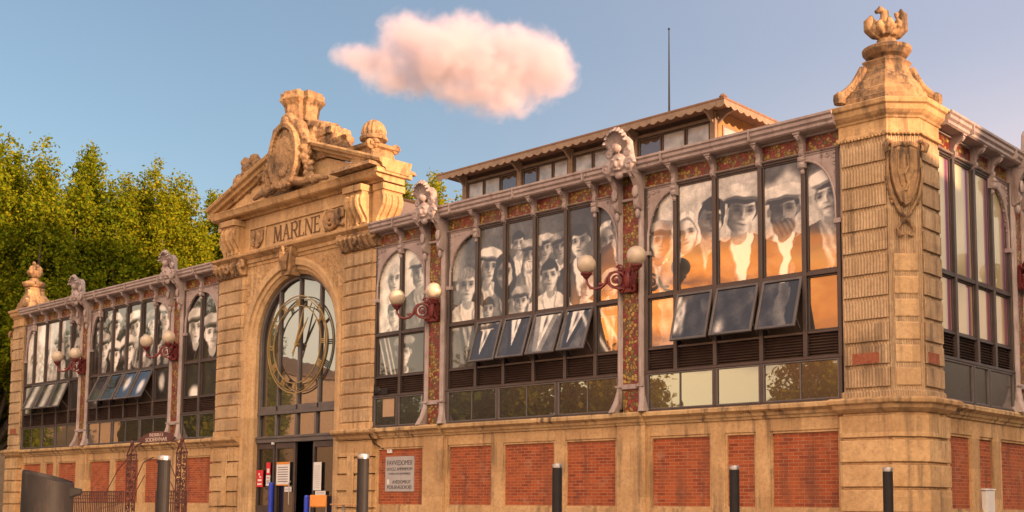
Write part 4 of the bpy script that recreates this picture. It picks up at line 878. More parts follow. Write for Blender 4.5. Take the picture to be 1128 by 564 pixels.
# entablature over the arch
b = MB()
b.prof_u([(0.6, 9.02), (-0.06, 9.02), (-0.08, 9.12), (-0.13, 9.13), (-0.14, 9.24), (-0.20, 9.27), (-0.28, 9.32), (-0.36, 9.36), (-0.38, 9.42), (-0.30, 9.455), (0.6, 9.458)], -4.5, 4.5)
b.build('entablature', 'stone', hall)
b = MB(); b.box(-2.72, 2.72, 0.04, 0.72, 9.46, 10.74)
for (x0, x1, z0, z1) in ((-2.62, 2.62, 9.56, 9.60), (-2.62, 2.62, 10.32, 10.36), (-2.62, -2.57, 9.60, 10.32), (2.57, 2.62, 9.60, 10.32), (-1.72, -1.66, 9.60, 10.32), (1.52, 1.58, 9.60, 10.32)): b.box(x0, x1, -0.02, 0.039, z0, z1)
ins = b.build('inscription_panel', 'smooth_stone', hall, bevel=0.008)
def letters(word, u0, z0, h, y, gap):
    b = MB(); u = u0
    K = 0.075; t = 0.034
    def st(x0, zz0, x1, zz1, w):                                     # slanted stroke
        b.face_xz([(u + x0 - w / 2, z0 + zz0 * h), (u + x0 + w / 2, z0 + zz0 * h), (u + x1 + w / 2, z0 + zz1 * h), (u + x1 - w / 2, z0 + zz1 * h)], y, y + 0.02)
    def hb(x0, x1, zz, w=t): b.box(u + x0, u + x1, y - 0.001, y + 0.02, z0 + zz * h - (w if zz > 0.9 else 0), z0 + zz * h + (w if zz <= 0.9 else 0))
    for ch in word:
        if ch == 'M': st(.05, 0, .07, 1, t); st(.41, 0, .39, 1, K); st(.08, 1, .24, 0.05, K); st(.39, 1, .24, 0.05, t); hb(0, .11, 0); hb(.34, .48, 0); w = .46
        elif ch == 'A': st(.04, 0, .19, 1, t); st(.34, 0, .19, 1, K); hb(.10, .28, .36); hb(-.02, .10, 0); hb(.27, .41, 0); w = .38
        elif ch == 'R':
            st(.07, 0, .07, 1, K); hb(.0, .14, 0); hb(.0, .20, 1.0); hb(.07, .20, .47)
            b.sweep([(u + .19, z0 + h * .735, math.cos(a), math.sin(a)) for a in [R(-90 + 15 * i) for i in range(13)]], [(h * .235, y), (h * .235, y + .02), (h * .235 + .055, y + .02), (h * .235 + .055, y)]); st(.20, .47, .36, 0, K); w = .36
        elif ch == 'L': st(.07, 0, .07, 1, K); hb(0, .30, 0); hb(0, .15, 1.0); st(.29, 0, .31, .22, t); w = .30
        elif ch == 'N': st(.06, 0, .06, 1, t); st(.38, 0, .38, 1, t); st(.07, 1, .37, 0, K); hb(0, .12, 0); hb(.32, .44, 1.0); hb(0, .1, 1.0); w = .42
        elif ch == 'E': st(.07, 0, .07, 1, K); hb(0, .32, 0); hb(0, .30, 1.0); hb(.07, .24, .48); st(.31, 0, .33, .22, t); st(.29, .80, .29, 1, t); w = .32
        u += w + gap
    return b.build('lettering', 'inscription', ins)
letters('MARLNE', -1.26, 9.69, 0.54, 0.022, 0.052)
b = MB()                                                              # carved arms on the left, wreath and scroll on the right of the inscription
b.face_xz([(-2.46, 10.25), (-1.82, 10.25), (-1.84, 9.88), (-2.0, 9.70), (-2.14, 9.64), (-2.28, 9.70), (-2.44, 9.88)], -0.03, 0.04)
for i in range(9): b.ell((-2.14 + 0.2 * math.sin(i * 2.3), -0.04, 9.95 + 0.2 * math.cos(i * 1.7)), (0.09, 0.05, 0.07), 8, 5)
b.build('carved_arms', 'weathered_stone', ins, remesh=0.026, rough=0.02)
b = MB()
b.spiral((1.90, -0.06, 9.94), 0.31, 0.27, 1.0, 0.075, n=22); b.spiral((1.90, -0.07, 9.94), 0.18, 0.05, 1.5, 0.06, n=18)
for i in range(11): b.ell((2.28 + 0.20 * math.sin(i * 2.1), -0.03, 9.95 + 0.24 * math.cos(i * 1.3)), (0.10, 0.06, 0.08), 8, 5)
b.build('carved_wreath', 'weathered_stone', ins, remesh=0.026, rough=0.02)
# pediment
b = MB()
b.prof_u([(0.75, 10.74), (-0.05, 10.74), (-0.10, 10.80), (-0.30, 10.82), (-0.36, 10.86), (-0.40, 10.98), (-0.44, 11.05), (-0.38, 11.09), (0.75, 11.10)], -4.46, 4.46)
for sg in (-1, 1): b.box(min(sg * 4.461, sg * 4.58), max(sg * 4.461, sg * 4.58), -0.44, 0.95, 10.93, 11.085)
ped = b.build('pediment', 'stone', hall)
b = MB(); b.face_xz([(-4.3, 11.09), (4.3, 11.09), (0, 12.55)], -0.03, 0.55); b.build('tympanum', 'smooth_stone', ped)
for sg in (-1, 1):
    T = (lambda u, v, z, k=sg: (u * k, v, z))
    L_ = math.hypot(4.55, 1.56); nx, nz = 1.56 / L_, 4.55 / L_
    r = MB(T)
    r.sweep([(4.62, 11.02, nx, nz), (0.62, 12.42 - 0.0, nx, nz)], [(-0.02, 0.8), (-0.02, -0.12), (0.06, -0.16), (0.08, -0.28), (0.16, -0.32), (0.20, -0.42), (0.28, -0.46), (0.34, -0.42), (0.36, 0.8)])
    r.build('raking_cornice', 'stone', ped)
# cartouche on the pediment
b = MB()
sh = [(0.62 * math.cos(a), 12.22 + 0.92 * math.sin(a) - 0.10 * (math.sin(a) < -0.6)) for a in [2 * math.pi * i / 28 for i in range(28)]]
b.extr([(x, 0.0, z) for x, z in sh], [(x * 0.94, -0.62, 12.2 + (z - 12.2) * 0.95) for x, z in sh])
b.sweep([(0.0, 0.0, 0, 0)] * 0 + [(0.66 * math.cos(a), 12.22 + 0.98 * math.sin(a), math.cos(a), math.sin(a)) for a in [2 * math.pi * i / 32 for i in range(33)]], [(-0.05, -0.5), (-0.05, -0.70), (0.10, -0.72), (0.16, -0.5)])
b.extr([(x * 0.72, -0.55, 12.22 + (z - 12.22) * 0.74) for x, z in sh], [(x * 0.62, -0.68, 12.22 + (z - 12.22) * 0.66) for x, z in sh])
b.spiral((0, -0.52, 13.32), 0.30, 0.06, 1.6, 0.11, n=22); b.ell((0, -0.4, 13.35), (0.34, 0.3, 0.3), 12, 8)
for sg in (-1, 1):
    b.tube([(sg * 0.25, -0.40, 13.35), (sg * 0.62, -0.42, 13.15), (sg * 0.80, -0.40, 12.8), (sg * 0.95, -0.36, 12.45), (sg * 1.0, -0.4, 12.1)], [0.18, 0.20, 0.17, 0.15, 0.12], 8)
    b.spiral((sg * 0.92, -0.46, 12.45), 0.20, 0.05, 1.5, 0.08, sgn=sg, n=18)
    for i in range(13):
        random.seed(i + 40 * sg); b.ell((sg * (0.78 + 0.30 * random.random() + 0.03 * i), -0.42 - 0.12 * random.random(), 12.35 - 0.095 * i), (0.15 + 0.05 * random.random(), 0.12, 0.12), 8, 6)
    b.tube([(sg * 0.45, -0.55, 11.35), (sg * 0.9, -0.48, 11.25), (sg * 1.5, -0.42, 11.28), (sg * 2.0, -0.36, 11.2)], [0.14, 0.15, 0.12, 0.06], 8)
for i in range(8): b.ell((-0.5 + i * 0.14, -0.60, 11.30 + 0.05 * math.sin(i * 2)), (0.13, 0.13, 0.12), 8, 6)
for vv in b.bm.verts: vv.co.x += 0.10
b.build('cartouche', 'weathered_stone', ped, remesh=0.02, rough=0.03, tex=FINE_TEX)
b = MB()                                                              # mural crown: castle with flared turrets and a gap between them
b.lathe(0.05, 0.1, [(0.62, 13.40), (0.56, 13.5), (0.52, 13.62), (0.50, 13.95), (0.55, 14.1), (0.45, 14.12)], 10)
for i in range(5):
    a = R(2 + 72 * i); dx, dy = math.cos(a), math.sin(a); px, py = -dy, dx
    for z0, z1, o0, o1, w0, w1 in ((13.45, 13.62, 0.66, 0.64, 0.33, 0.32), (13.62, 14.10, 0.64, 0.70, 0.30, 0.33), (14.10, 14.32, 0.70, 0.88, 0.33, 0.41), (14.32, 14.40, 0.90, 0.92, 0.43, 0.44), (14.40, 14.66, 0.86, 0.86, 0.40, 0.40)):
        b.loft([[(0.05 + dx * ro + px * w, 0.1 + dy * ro + py * w, z), (0.05 + dx * ro - px * w, 0.1 + dy * ro - py * w, z), (0.05 + dx * (ro - 0.40) - px * w, 0.1 + dy * (ro - 0.40) - py * w, z), (0.05 + dx * (ro - 0.40) + px * w, 0.1 + dy * (ro - 0.40) + py * w, z)] for z, ro, w in ((z0, o0, w0), (z1, o1, w1))])
for vv in b.bm.verts: vv.co.x = 0.05 + (vv.co.x - 0.05) * 0.76; vv.co.y = 0.1 + (vv.co.y - 0.1) * 0.76; vv.co.z = 13.42 + (vv.co.z - 13.42) * 0.80
b.build('mural_crown', 'weathered_stone', ped, remesh=0.022, rough=0.03)
b = MB()                                                              # reclining weathered carvings on the slopes
for (x, y, z, r) in ((0.9, 0.15, 12.75, (0.55, 0.4, 0.5)), (1.4, 0.2, 12.62, (0.5, 0.4, 0.5)), (1.75, 0.25, 12.5, (0.42, 0.35, 0.45)), (0.85, 0.0, 12.3, (0.4, 0.3, 0.4)), (1.0, -0.2, 12.6, (0.25, 0.2, 0.35))): b.ell((x, y, z), r, 10, 7)
b.loft([[(x, y, z) for x, y in ((1.15, -0.15), (2.15, -0.10), (2.15, 0.6), (1.15, 0.6))] for z in (12.0, 12.72)])
b.loft([[(x, y, z) for x, y in ((1.10, -0.22), (2.0, -0.18), (2.0, 0.62), (1.10, 0.62))] for z in (12.72, 12.95)])
b.tube([(0.5, 0.1, 13.3), (1.0, 0.1, 13.15), (1.7, 0.15, 12.98), (2.2, 0.2, 12.6)], [0.2, 0.22, 0.18, 0.15], 8)
b.build('carved_figure', 'weathered_stone', ped, remesh=0.03, rough=0.15)
b = MB()
for i in range(22):
    random.seed(100 + i); t = i / 21; x = -3.3 + 2.1 * t
    b.ell((x + 0.1 * random.random(), -0.05 + 0.2 * random.random(), 11.62 + 0.62 * t + 0.3 * math.exp(-((x + 2.75) / 0.45) ** 2) * random.random() * 2), (0.26, 0.24, 0.22 + 0.1 * random.random()), 8, 6)
b.ell((-2.70, 0, 12.45), (0.34, 0.3, 0.36), 10, 7); b.ell((-2.42, 0, 12.72), (0.20, 0.2, 0.24), 10, 7); b.ell((-2.85, -0.05, 12.70), (0.18, 0.2, 0.2), 10, 7); b.ell((-3.15, 0, 12.05), (0.38, 0.3, 0.36), 10, 7); b.ell((-3.45, 0, 11.75), (0.28, 0.3, 0.32), 10, 7); b.ell((-2.1, 0, 12.5), (0.3, 0.28, 0.22), 10, 7)
b.build('carved_figure', 'weathered_stone', ped, remesh=0.03, rough=0.13)
b = MB()                                                              # fir cone on its pedestal, right end
b.loft([[(3.62 + x * w, 0.2 + y * w, z) for x, y in ((-1, -1), (1, -1), (1, 1), (-1, 1))] for z, w in ((11.1, 0.95), (11.22, 0.9), (11.30, 0.62), (11.42, 0.52), (11.60, 0.46), (11.82, 0.44), (11.86, 0.55), (11.95, 0.58), (12.0, 0.40))])
for sg in (-1, 1): b.spiral((3.62 + sg * 0.50, -0.18, 11.9), 0.13, 0.04, 1.3, 0.07, sgn=sg, n=14); b.spiral((3.62 + 0.45, 0.2 + sg * 0.5, 11.9), 0.13, 0.04, 1.3, 0.07, axis='x', sgn=sg, n=14)
b.lathe(3.62, 0.2, [(0.26, 12.0), (0.22, 12.08), (0.30, 12.14), (0.42, 12.18), (0.44, 12.26), (0.38, 12.32)], 16)
b.lathe(3.62, 0.2, [(0.34, 12.30), (0.375, 12.40), (0.36, 12.52), (0.30, 12.66), (0.19, 12.77), (0.05, 12.84)], 32, ripple=0.06, nr=16)
b.build('fir_cone_urn', 'weathered_stone', ped, bevel=0.012, rough=0.02)

# arched window, clock and doors
GY = 0.30
b = MB()
b.sweep(arch_path(2.08, ZS, 3.9), [(-0.05, GY - 0.08), (-0.05, GY + 0.1), (0.085, GY + 0.1), (0.085, GY - 0.08)])
for x in (-1.09, 0.0, 1.09):
    zt = ZS + math.sqrt(2.06 ** 2 - x * x); b.box(x - 0.04, x + 0.04, GY - 0.06, GY + 0.09, 4.0, zt)
b.box(-2.15, 2.15, GY - 0.10, GY + 0.11, 3.98, 4.10); b.box(-2.15, 2.15, GY - 0.06, GY + 0.112, 4.10, 4.27)
b.box(-2.15, 2.15, GY - 0.12, GY + 0.115, 3.06, 3.28); b.box(-2.15, 2.15, GY - 0.16, GY + 0.10, 3.20, 3.245)
for x in (-2.11, -1.14, -0.05, 0.98, 2.11): b.box(x - 0.045, x + 0.045, GY - 0.07, GY + 0.108, 3.281, 3.979)
aw = b.build('arched_window', 'grey_frame', hall, bevel=0.01)
b = MB(); b.face_xz([(2.06, 4.26)] + [(2.06 * math.cos(a), ZS + 2.06 * math.sin(a)) for a in [math.pi * i / 28 for i in range(29)]] + [(-2.06, 4.26)], GY + 0.02, GY + 0.04); b.build('pane', 'window_glass', aw)
for x0, x1 in ((-2.06, -1.19), (-1.09, -0.10), (0.0, 0.93), (1.03, 2.06)): flat_pane(T_front, x0, x1, 3.285, 3.975, GY + 0.02, 'window_glass', aw)
cy_, cz_ = GY - 0.13, 6.20
clock = tag(MB(), None) if False else None
b = MB()
ringp = lambda r: [(r * math.cos(a), cz_ + r * math.sin(a), math.cos(a), math.sin(a)) for a in [2 * math.pi * i / 56 for i in range(57)]]
for r, w in ((1.58, 0.030), (1.26, 0.024), (1.50, 0.010)): b.sweep(ringp(r), [(-w / 2, cy_ - 0.02), (-w / 2, cy_ + 0.02), (w / 2, cy_ + 0.02), (w / 2, cy_ - 0.02)])
for a in range(4): 
    q = math.pi / 4 + a * math.pi / 2; b.tube([(1.57 * math.cos(q), cy_ + 0.02, cz_ + 1.57 * math.sin(q)), (1.6 * math.cos(q), GY, cz_ + 1.6 * math.sin(q))], 0.015, 5)
ck = b.build('clock_ring', 'gold', hall)
NUM = ['XII', 'I', 'II', 'III', 'IIII', 'V', 'VI', 'VII', 'VIII', 'IX', 'X', 'XI']
for i, nm in enumerate(NUM):
    a = math.pi / 2 - i * math.pi / 6; er = (math.cos(a), math.sin(a)); et = (math.sin(a), -math.cos(a)); q = MB()
    def stroke(t0, t1, w=0.028):
        P = lambda t, r: (er[0] * r + et[0] * t, cz_ + er[1] * r + et[1] * t)
        q.face_xz([P(t0 - w / 2, 1.28), P(t0 + w / 2, 1.28), P(t1 + w / 2, 1.47), P(t1 - w / 2, 1.47)], cy_ - 0.015, cy_ + 0.015)
    wd = {'I': 0.06, 'V': 0.11, 'X': 0.12}; tot = sum(wd[c] for c in nm); t = -tot / 2
    for c in nm:
        m_ = t + wd[c] / 2
        if c == 'I': stroke(m_, m_, 0.034)
        elif c == 'V': stroke(m_, m_ - 0.04, 0.034); stroke(m_, m_ + 0.04, 0.022)
        else: stroke(m_ - 0.04, m_ + 0.04, 0.034); stroke(m_ + 0.04, m_ - 0.04, 0.022)
        t += wd[c]
    q.build('numeral', 'gold', ck)
def hand(name, ang, ln, tail, w, y):
    a = math.pi / 2 - R(ang); er = (math.cos(a), math.sin(a)); et = (er[1], -er[0]); q = MB()
    P = lambda t, r: (er[0] * r + et[0] * t, cz_ + er[1] * r + et[1] * t)
    q.face_xz([P(-w * .4, -tail), P(w * .4, -tail), P(w, 0), P(w * .8, ln * .7), P(0, ln), P(-w * .8, ln * .7), P(-w, 0)], y - 0.012, y + 0.012)
    q.build(name, 'gold', ck)
hand('minute_hand', 19, 1.32, 0.42, 0.035, cy_ - 0.05); hand('hour_hand', 36, 1.02, 0.35, 0.045, cy_ - 0.02)
b = MB(); b.lathe(0, 0, [(0.001, -0.01), (0.07, -0.01), (0.07, 0.10), (0.001, 0.10)], 14); hub = b.build('hub', 'gold', ck); hub.rotation_euler = (R(90), 0, 0); hub.location = (0, cy_ + 0.05, cz_)
# doors: a fixed side light, one glazed leaf shut, the right leaf folded open on a dark hall
for nm, x0, x1, w, kick in (('side_light', -2.14, -1.16, 0.09, 1.02), ('entrance_door', -1.10, -0.03, 0.075, 0.3), ('entrance_door', 0.90, 2.12, 0.075, 0.3)):
    b = MB(); b.box(x0, x0 + w, GY - 0.06, GY + 0.04, 0.02, 3.05); b.box(x1 - w, x1, GY - 0.06, GY + 0.04, 0.02, 3.05); b.box(x0 + w, x1 - w, GY - 0.06, GY + 0.04, 2.86, 3.05); b.box(x0 + w, x1 - w, GY - 0.06, GY + 0.04, 0.02, kick)
    dr = b.build(nm, 'dark_frame', hall, bevel=0.008)
    flat_pane(T_front, x0 + w + 0.003, x1 - w - 0.003, kick + 0.003, 2.857, GY, 'dark_glass', dr)
b = MB(); b.tube([(-0.2, GY - 0.07, 1.0), (-0.2, GY - 0.14, 1.05), (-0.2, GY - 0.14, 1.75), (-0.2, GY - 0.07, 1.8)], 0.016, 6); b.build('handle', 'steel', dr)
b = MB(); b.box(-1.20, -1.12, GY - 0.16, GY - 0.08, 3.0, 3.07); b.build('door_sensor', 'white_plate', dr)

# ------------------------------------------------------------------ shell of the hall, roofs, lantern
b = MB()
b.box(-20.4, 20.3, 36.0, 36.4, 0, 9.3); b.box(-20.75, -20.4, 1.2, 36.4, 0, 9.3); b.build('rear_wall', 'stone', hall)
b = MB(); b.box(-20.3, 20.3, 6.0, 6.1, 0.0, 9.0); b.build('inner_wall', 'interior', hall)
b = MB(); b.box(-20.3, 20.3, 0.5, 6.0, 0.004, 0.02); b.build('inner_floor', 'interior', hall)
b = MB()                                                              # main roof: low hips rising to the lantern
lo = [(-20.6, 0.12), (20.62, 0.12), (20.62, 36.3), (-20.6, 36.3)]; hi = [(-7.3, 13.9), (7.2, 13.9), (7.2, 22.3), (-7.3, 22.3)]
b.loft([[(x, y, 9.30) for x, y in lo], [(x, y, 13.2) for x, y in hi]])
roof = b.build('roof', 'zinc', hall)
b = MB()                                                              # gabled roof behind the portal
b.loft([[(-3.9, y, 9.4), (3.9, y, 9.4), (3.9, y, 9.75), (0.0, y, 11.80), (-3.9, y, 9.75)] for y in (0.76, 13.0)]); b.build('portal_roof', 'roof_pink', hall)
b = MB(); b.tube([(0, 0.76, 11.82), (0, 13.0, 11.82)], 0.09, 8); b.build('ridge_tile', 'roof_tile', roof)
LY0, LY1, LX = 14.2, 22.0, 6.75
b = MB()
b.box(-LX, LX, LY0 + 0.06, LY1, 13.0, 16.0)
lan = b.build('lantern', 'wood_dark', hall)
b = MB(); b.box(LX + 0.001, LX + 0.05, LY0 + 0.05, LY1, 13.0, 15.99); b.build('gable_wall', 'gable_board', lan)
posts = [-6.75, -3.35, -0.42, 2.95, 6.65]
b = MB()
for x in posts: b.box(x - 0.12, x + 0.12, LY0 - 0.12, LY0 + 0.05, 13.2, 15.95)
b.box(-6.85, 6.87, LY0 - 0.06, LY0 + 0.055, 15.66, 15.78); b.box(-6.85, 6.87, LY0 - 0.08, LY0 + 0.055, 14.2, 14.42)
b.build('post', 'wood_trim', lan, bevel=0.01)
random.seed(3)
for x0, x1 in zip(posts, posts[1:]):
    n = 3; w = (x1 - x0 - 0.30) / n
    for i in range(n):
        a = x0 + 0.15 + i * w
        fr = frame(T_front, a + 0.02, a + w - 0.02, 14.45, 15.62, 0.06, LY0 - 0.04, LY0 + 0.05, 'wood_dark', lan, name='lantern_window')
        flat_pane(T_front, a + 0.08, a + w - 0.08, 14.51, 15.56, LY0 + 0.0, 'window_glass' if (x0 < -6 and i == 2) or (i == 0 and -4 < x0 < -3) or (i == 0 and 2 < x0 < 3.5) else 'blind_glass', fr)
for i in range(3):
    a = LY0 + 0.3 + i * 1.3
    b = MB(T_side); b.box(a, a + 1.15, XS - LX - 0.09, XS - LX - 0.051, 14.4, 15.5); fr = b.build('lantern_window', 'wood_trim', lan)
    b = MB(T_side); b.box(a + 0.08, a + 1.07, XS - LX - 0.10, XS - LX - 0.091, 14.48, 15.42); b.build('pane', 'blind_glass', fr)
b = MB()                                                              # wide eaves
E0, E1, EX = 13.25, 22.9, 7.72
b.loft([[(-EX, E0, 16.0), (EX, E0, 16.0), (EX, E1, 16.0), (-EX, E1, 16.0)], [(-EX, E0, 16.07), (EX, E0, 16.07), (EX, E1, 16.07), (-EX, E1, 16.07)], [(-3.2, 18, 16.5), (3.2, 18, 16.5), (3.2, 18.1, 16.5), (-3.2, 18.1, 16.5)]])
er_ = b.build('lantern_roof', 'roof_tile', lan)
b = MB(); b.lathe(EX - 0.1, E0 + 0.1, [(0.12, 16.05), (0.16, 16.1), (0.08, 16.2)], 8); b.build('roof_knob', 'roof_tile', er_)
def valance(T, u0, u1, v, z):
    """scalloped board under the eaves"""
    b = MB(T); n = int((u1 - u0) / 0.42); w = (u1 - u0) / n; top = z; pts = [(u0, top)]; bot = []
    for i in range(n):
        for k in range(8):
            t = k / 8; bot.append((u0 + (i + t) * w, z - 0.17 - 0.10 * math.sin(math.pi * t)))
    bot.append((u1, z - 0.17))
    b.face_xz([(u0, top)] + bot + [(u1, top)], v, v + 0.03); return b.build('valance', 'wood_trim', lan)
valance(T_front, -EX + 0.01, EX - 0.01, E0 + 0.02, 15.998)
valance(lambda u, v, z: (EX - v, u, z), E0 + 0.055, E1, 0.02, 15.998)
for x in posts:
    b = MB(); b.face_xz([(0, 15.5), (0, 15.99), (0.75, 15.99), (0.70, 15.88), (0.35, 15.78), (0.12, 15.6)], -0.05, 0.05)
    o = b.build('eave_bracket', 'wood_trim', lan); o.rotation_euler = (0, 0, R(-90)); o.location = (x, LY0 - 0.12, 0)
for y in (14.3, 17.5):
    b = MB(); b.face_xz([(0, 15.5), (0, 15.99), (0.75, 15.99), (0.70, 15.88), (0.35, 15.78), (0.12, 15.6)], -0.05, 0.05)
    o = b.build('eave_bracket', 'wood_trim', lan); o.location = (LX + 0.05, y, 0)
b = MB(); b.tube([(2.55, 17.0, 16.6), (2.55, 17.0, 19.0), (2.55, 17.0, 21.2)], [0.05, 0.035, 0.022], 8); b.ell((2.55, 17.0, 21.22), (0.05, 0.05, 0.05), 8, 6)
tag(b.build('antenna_mast', 'black_metal'), 'tall thin dark mast standing alone on the roof behind the raised lantern', 'mast')
b = MB(); b.tube([(4.24, -0.03, 3.42), (4.26, -0.20, 3.25), (4.30, -0.30, 3.1), (4.34, -0.12, 2.85), (4.46, 0.02, 2.74), (4.62, 0.05, 2.68)], 0.022, 6); b.tube([(4.24, -0.08, 3.35), (4.24, -0.08, 4.6)], 0.03, 6); b.build('cable', 'black_metal', hall)
b = MB(); b.box(4.40, 4.9, -0.15, -0.12, 4.28, 4.45); b.ell((4.45, -0.16, 4.40), (0.16, 0.06, 0.12), 8, 6); b.build('cable_box', 'black_metal', hall)
b = MB(); b.box(4.62, 5.12, -0.068, -0.0605, 3.62, 4.14); b.build('card_sheet', 'cardboard', hall)

# ------------------------------------------------------------------ wall lamps on the iron piers
def make_lamp():
    root = empty('wall_lamp')
    b = MB(); b.box(-0.22, 0.22, -0.045, 0.03, -0.30, 0.28); b.ell((0, -0.05, 0), (0.12, 0.07, 0.22), 10, 7)
    for sg in (-1, 1): b.spiral((sg * 0.18, -0.06, 0.24), 0.09, 0.03, 1.3, 0.03, sgn=sg, n=14); b.spiral((sg * 0.17, -0.06, -0.24), 0.08, 0.03, 1.2, 0.028, sgn=-sg, n=14)
    b.build('back_plate', 'red_iron', root, bevel=0.006)
    for sg in (-1, 1):
        T = (lambda u, v, z, k=sg: (k * u * 0.72 + 0.06 * k, -u * 0.67 - 0.03 + v * 0.7, z))
        a = MB(T)
        a.tube([(0.0, 0, 0.05), (0.10, 0, 0.17), (0.24, 0, 0.21), (0.38, 0, 0.17), (0.46, 0, 0.04), (0.50, 0, -0.08), (0.60, 0, -0.18), (0.74, 0, -0.22), (0.88, 0, -0.18), (0.95, 0, -0.08), (0.97, 0, 0.06)], [0.035, 0.034, 0.034, 0.034, 0.036, 0.036, 0.036, 0.034, 0.032, 0.03, 0.03], 7)
        a.spiral((0.24, 0, 0.0), 0.20, 0.05, 1.6, 0.026, start=1.2, sgn=-1, n=26)
        a.tube([(0.0, 0, -0.18), (0.15, 0, -0.22), (0.32, 0, -0.18), (0.45, 0, -0.06)], 0.028, 6)
        a.spiral((0.14, 0, 0.30), 0.085, 0.03, 1.2, 0.024, n=14); a.ell((0.24, 0, 0.0), (0.05, 0.03, 0.06), 8, 5); a.ell((0.62, 0, -0.10), (0.07, 0.03, 0.04), 8, 5)
        arm = a.build('arm', 'red_iron', root, smooth=True)
        p = T(0.97, 0, 0); h = MB(); h.lathe(p[0], p[1], [(0.03, 0.02), (0.07, 0.05), (0.10, 0.10), (0.14, 0.13), (0.145, 0.17), (0.10, 0.18)], 14); h.build('globe_holder', 'globe_holder', arm)
        g = MB(); g.ell((p[0], p[1], 0.38), 0.232, 28, 18); g.build('globe', 'opal_glass', root, smooth=True)
    return root
lamp = make_lamp(); grp = 'twin globe lamps on the iron piers'
LAMPS = [((13.80, -0.20, 6.50), 0, 'red twin globe wall lamp on the pier nearest the tall near corner pillar'),
         ((6.86, -0.20, 6.50), 0, 'red twin globe wall lamp on the pier just right of the clock portal'),
         ((-6.86, -0.20, 6.50), 0, 'red twin globe wall lamp on the pier just left of the clock portal'),
         ((-13.80, -0.20, 6.50), 0, 'red twin globe wall lamp on the leftmost iron pier of the hall'),
         ((XS + 0.20, 5.62, 6.50), R(90), 'red wall lamp round the corner on the side street front, at the right edge')]
for i, (p, rz, lb) in enumerate(LAMPS):
    o = lamp if i == 0 else copy_tree(lamp); o.location = p; o.rotation_euler = (0, 0, rz); tag(o, lb, 'wall lamp', grp)

# ------------------------------------------------------------------ signs and papers
FR = (R(90), 0, 0)
b = MB(); b.box(4.66, 5.90, 0.045, 0.073, 1.45, 2.46)
o = b.build('information_plaque', 'grey_plate'); tag(o, 'grey metal plaque with dark lettering fixed on the brick right of the portal', 'plaque')
for s_, z, sz, w in (('FAVVEDOMEII', 2.27, 0.20, 1.08), ('DOCEZ AMMMIMOM', 2.09, 0.13, 1.10), ('CONCE DE NOMMBRES', 1.96, 0.08, 0.95), ('AVEDOMEUT', 1.72, 0.14, 0.80), ('POIURAUDIOEI', 1.57, 0.14, 1.05)):
    text('lettering', s_, sz, (5.28 + (0.10 if s_ == 'AVEDOMEUT' else 0), 0.043, z), FR, 'plate_ink', o, width=w)
b = MB(); b.box(4.74, 4.84, 0.040, 0.0445, 1.66, 1.80); b.build('emblem', 'white_plate', o)
b = MB(); b.box(4.73, 4.93, 0.03, 0.074, 2.56, 2.74); o = b.build('junction_box', 'white_plate', bevel=0.01); tag(o, 'small white square box on the brick above the grey plaque', 'wall box')
b = MB(); b.box(4.79, 4.87, 0.024, 0.0295, 2.62, 2.69); b.build('box_badge', 'grey_plate', o)
b = MB(T_side); b.box(3.50, 3.95, -0.06, 0.07, 0.3, 1.49); b.box(3.47, 3.98, -0.075, 0.072, 1.49, 1.53); o = b.build('meter_cabinet', 'white_plate', bevel=0.01); tag(o, 'tall white meter cabinet against the narrow brick panel of the side street front', 'cabinet')
def sign(name, x0, x1, z0, z1, y, m, label, cat, bits=(), group=None):
    b = MB(); b.box(x0, x1, y, y + 0.012, z0, z1); o = tag(b.build(name, m), label, cat, group)
    for (a0, a1, c0, c1, mm) in bits:
        q = MB(); q.box(x0 + (x1 - x0) * a0, x0 + (x1 - x0) * a1, y - 0.003, y - 0.0005, z0 + (z1 - z0) * c0, z0 + (z1 - z0) * c1); q.build('print_block', mm, o)
    return o
yd = GY - 0.076
sign('safety_sign', -2.10, -1.74, 1.62, 2.18, yd, 'red_sign', 'red notice with a white symbol on the door side light, leftmost of the door papers', 'notice', [(0.45, 0.75, 0.55, 0.62, 'white_plate'), (0.3, 0.5, 0.68, 0.82, 'white_plate'), (0.2, 0.8, 0.34, 0.46, 'white_plate'), (0.15, 0.85, 0.12, 0.22, 'white_plate')])
sign('door_notice', -1.56, -1.34, 2.02, 2.42, yd, 'red_sign', 'small red notice on the door post, above a white one', 'notice', [(0.2, 0.8, 0.15, 0.5, 'white_plate')])
sign('door_notice', -1.56, -1.34, 1.66, 2.00, yd, 'white_plate', 'small white notice on the door post, under a red one', 'notice', [(0.15, 0.85, 0.7, 0.8, 'red_sign'), (0.15, 0.85, 0.2, 0.55, 'grey_plate')])
sign('door_poster', -0.99, -0.28, 1.66, 2.42, yd, 'white_plate', 'white poster with an orange border on the closed glass door leaf', 'poster', [(0, 1, 0.90, 1, 'orange_paint'), (0, 1, 0, 0.05, 'orange_paint')] + [(0.12, 0.88, 0.16 + 0.1 * k, 0.19 + 0.1 * k, 'plate_ink') for k in range(7)])
sign('door_notice', -0.52, -0.16, 1.46, 1.62, yd, 'white_plate', 'small white card below the orange bordered poster', 'notice', [(0.1, 0.9, 0.4, 0.6, 'grey_plate')])
sign('opening_sheet', 0.98, 1.38, 1.50, 2.38, yd, 'white_plate', 'long white sheet of small print on the open right door leaf', 'notice', [(0.15, 0.85, 0.08 + 0.07 * k, 0.10 + 0.07 * k, 'grey_plate') for k in range(12)])
sign('door_notice', 1.10, 1.62, 1.36, 1.48, yd, 'white_plate', 'small white strip notice under the long sheet on the open leaf', 'notice', [(0.1, 0.9, 0.4, 0.6, 'grey_plate')])
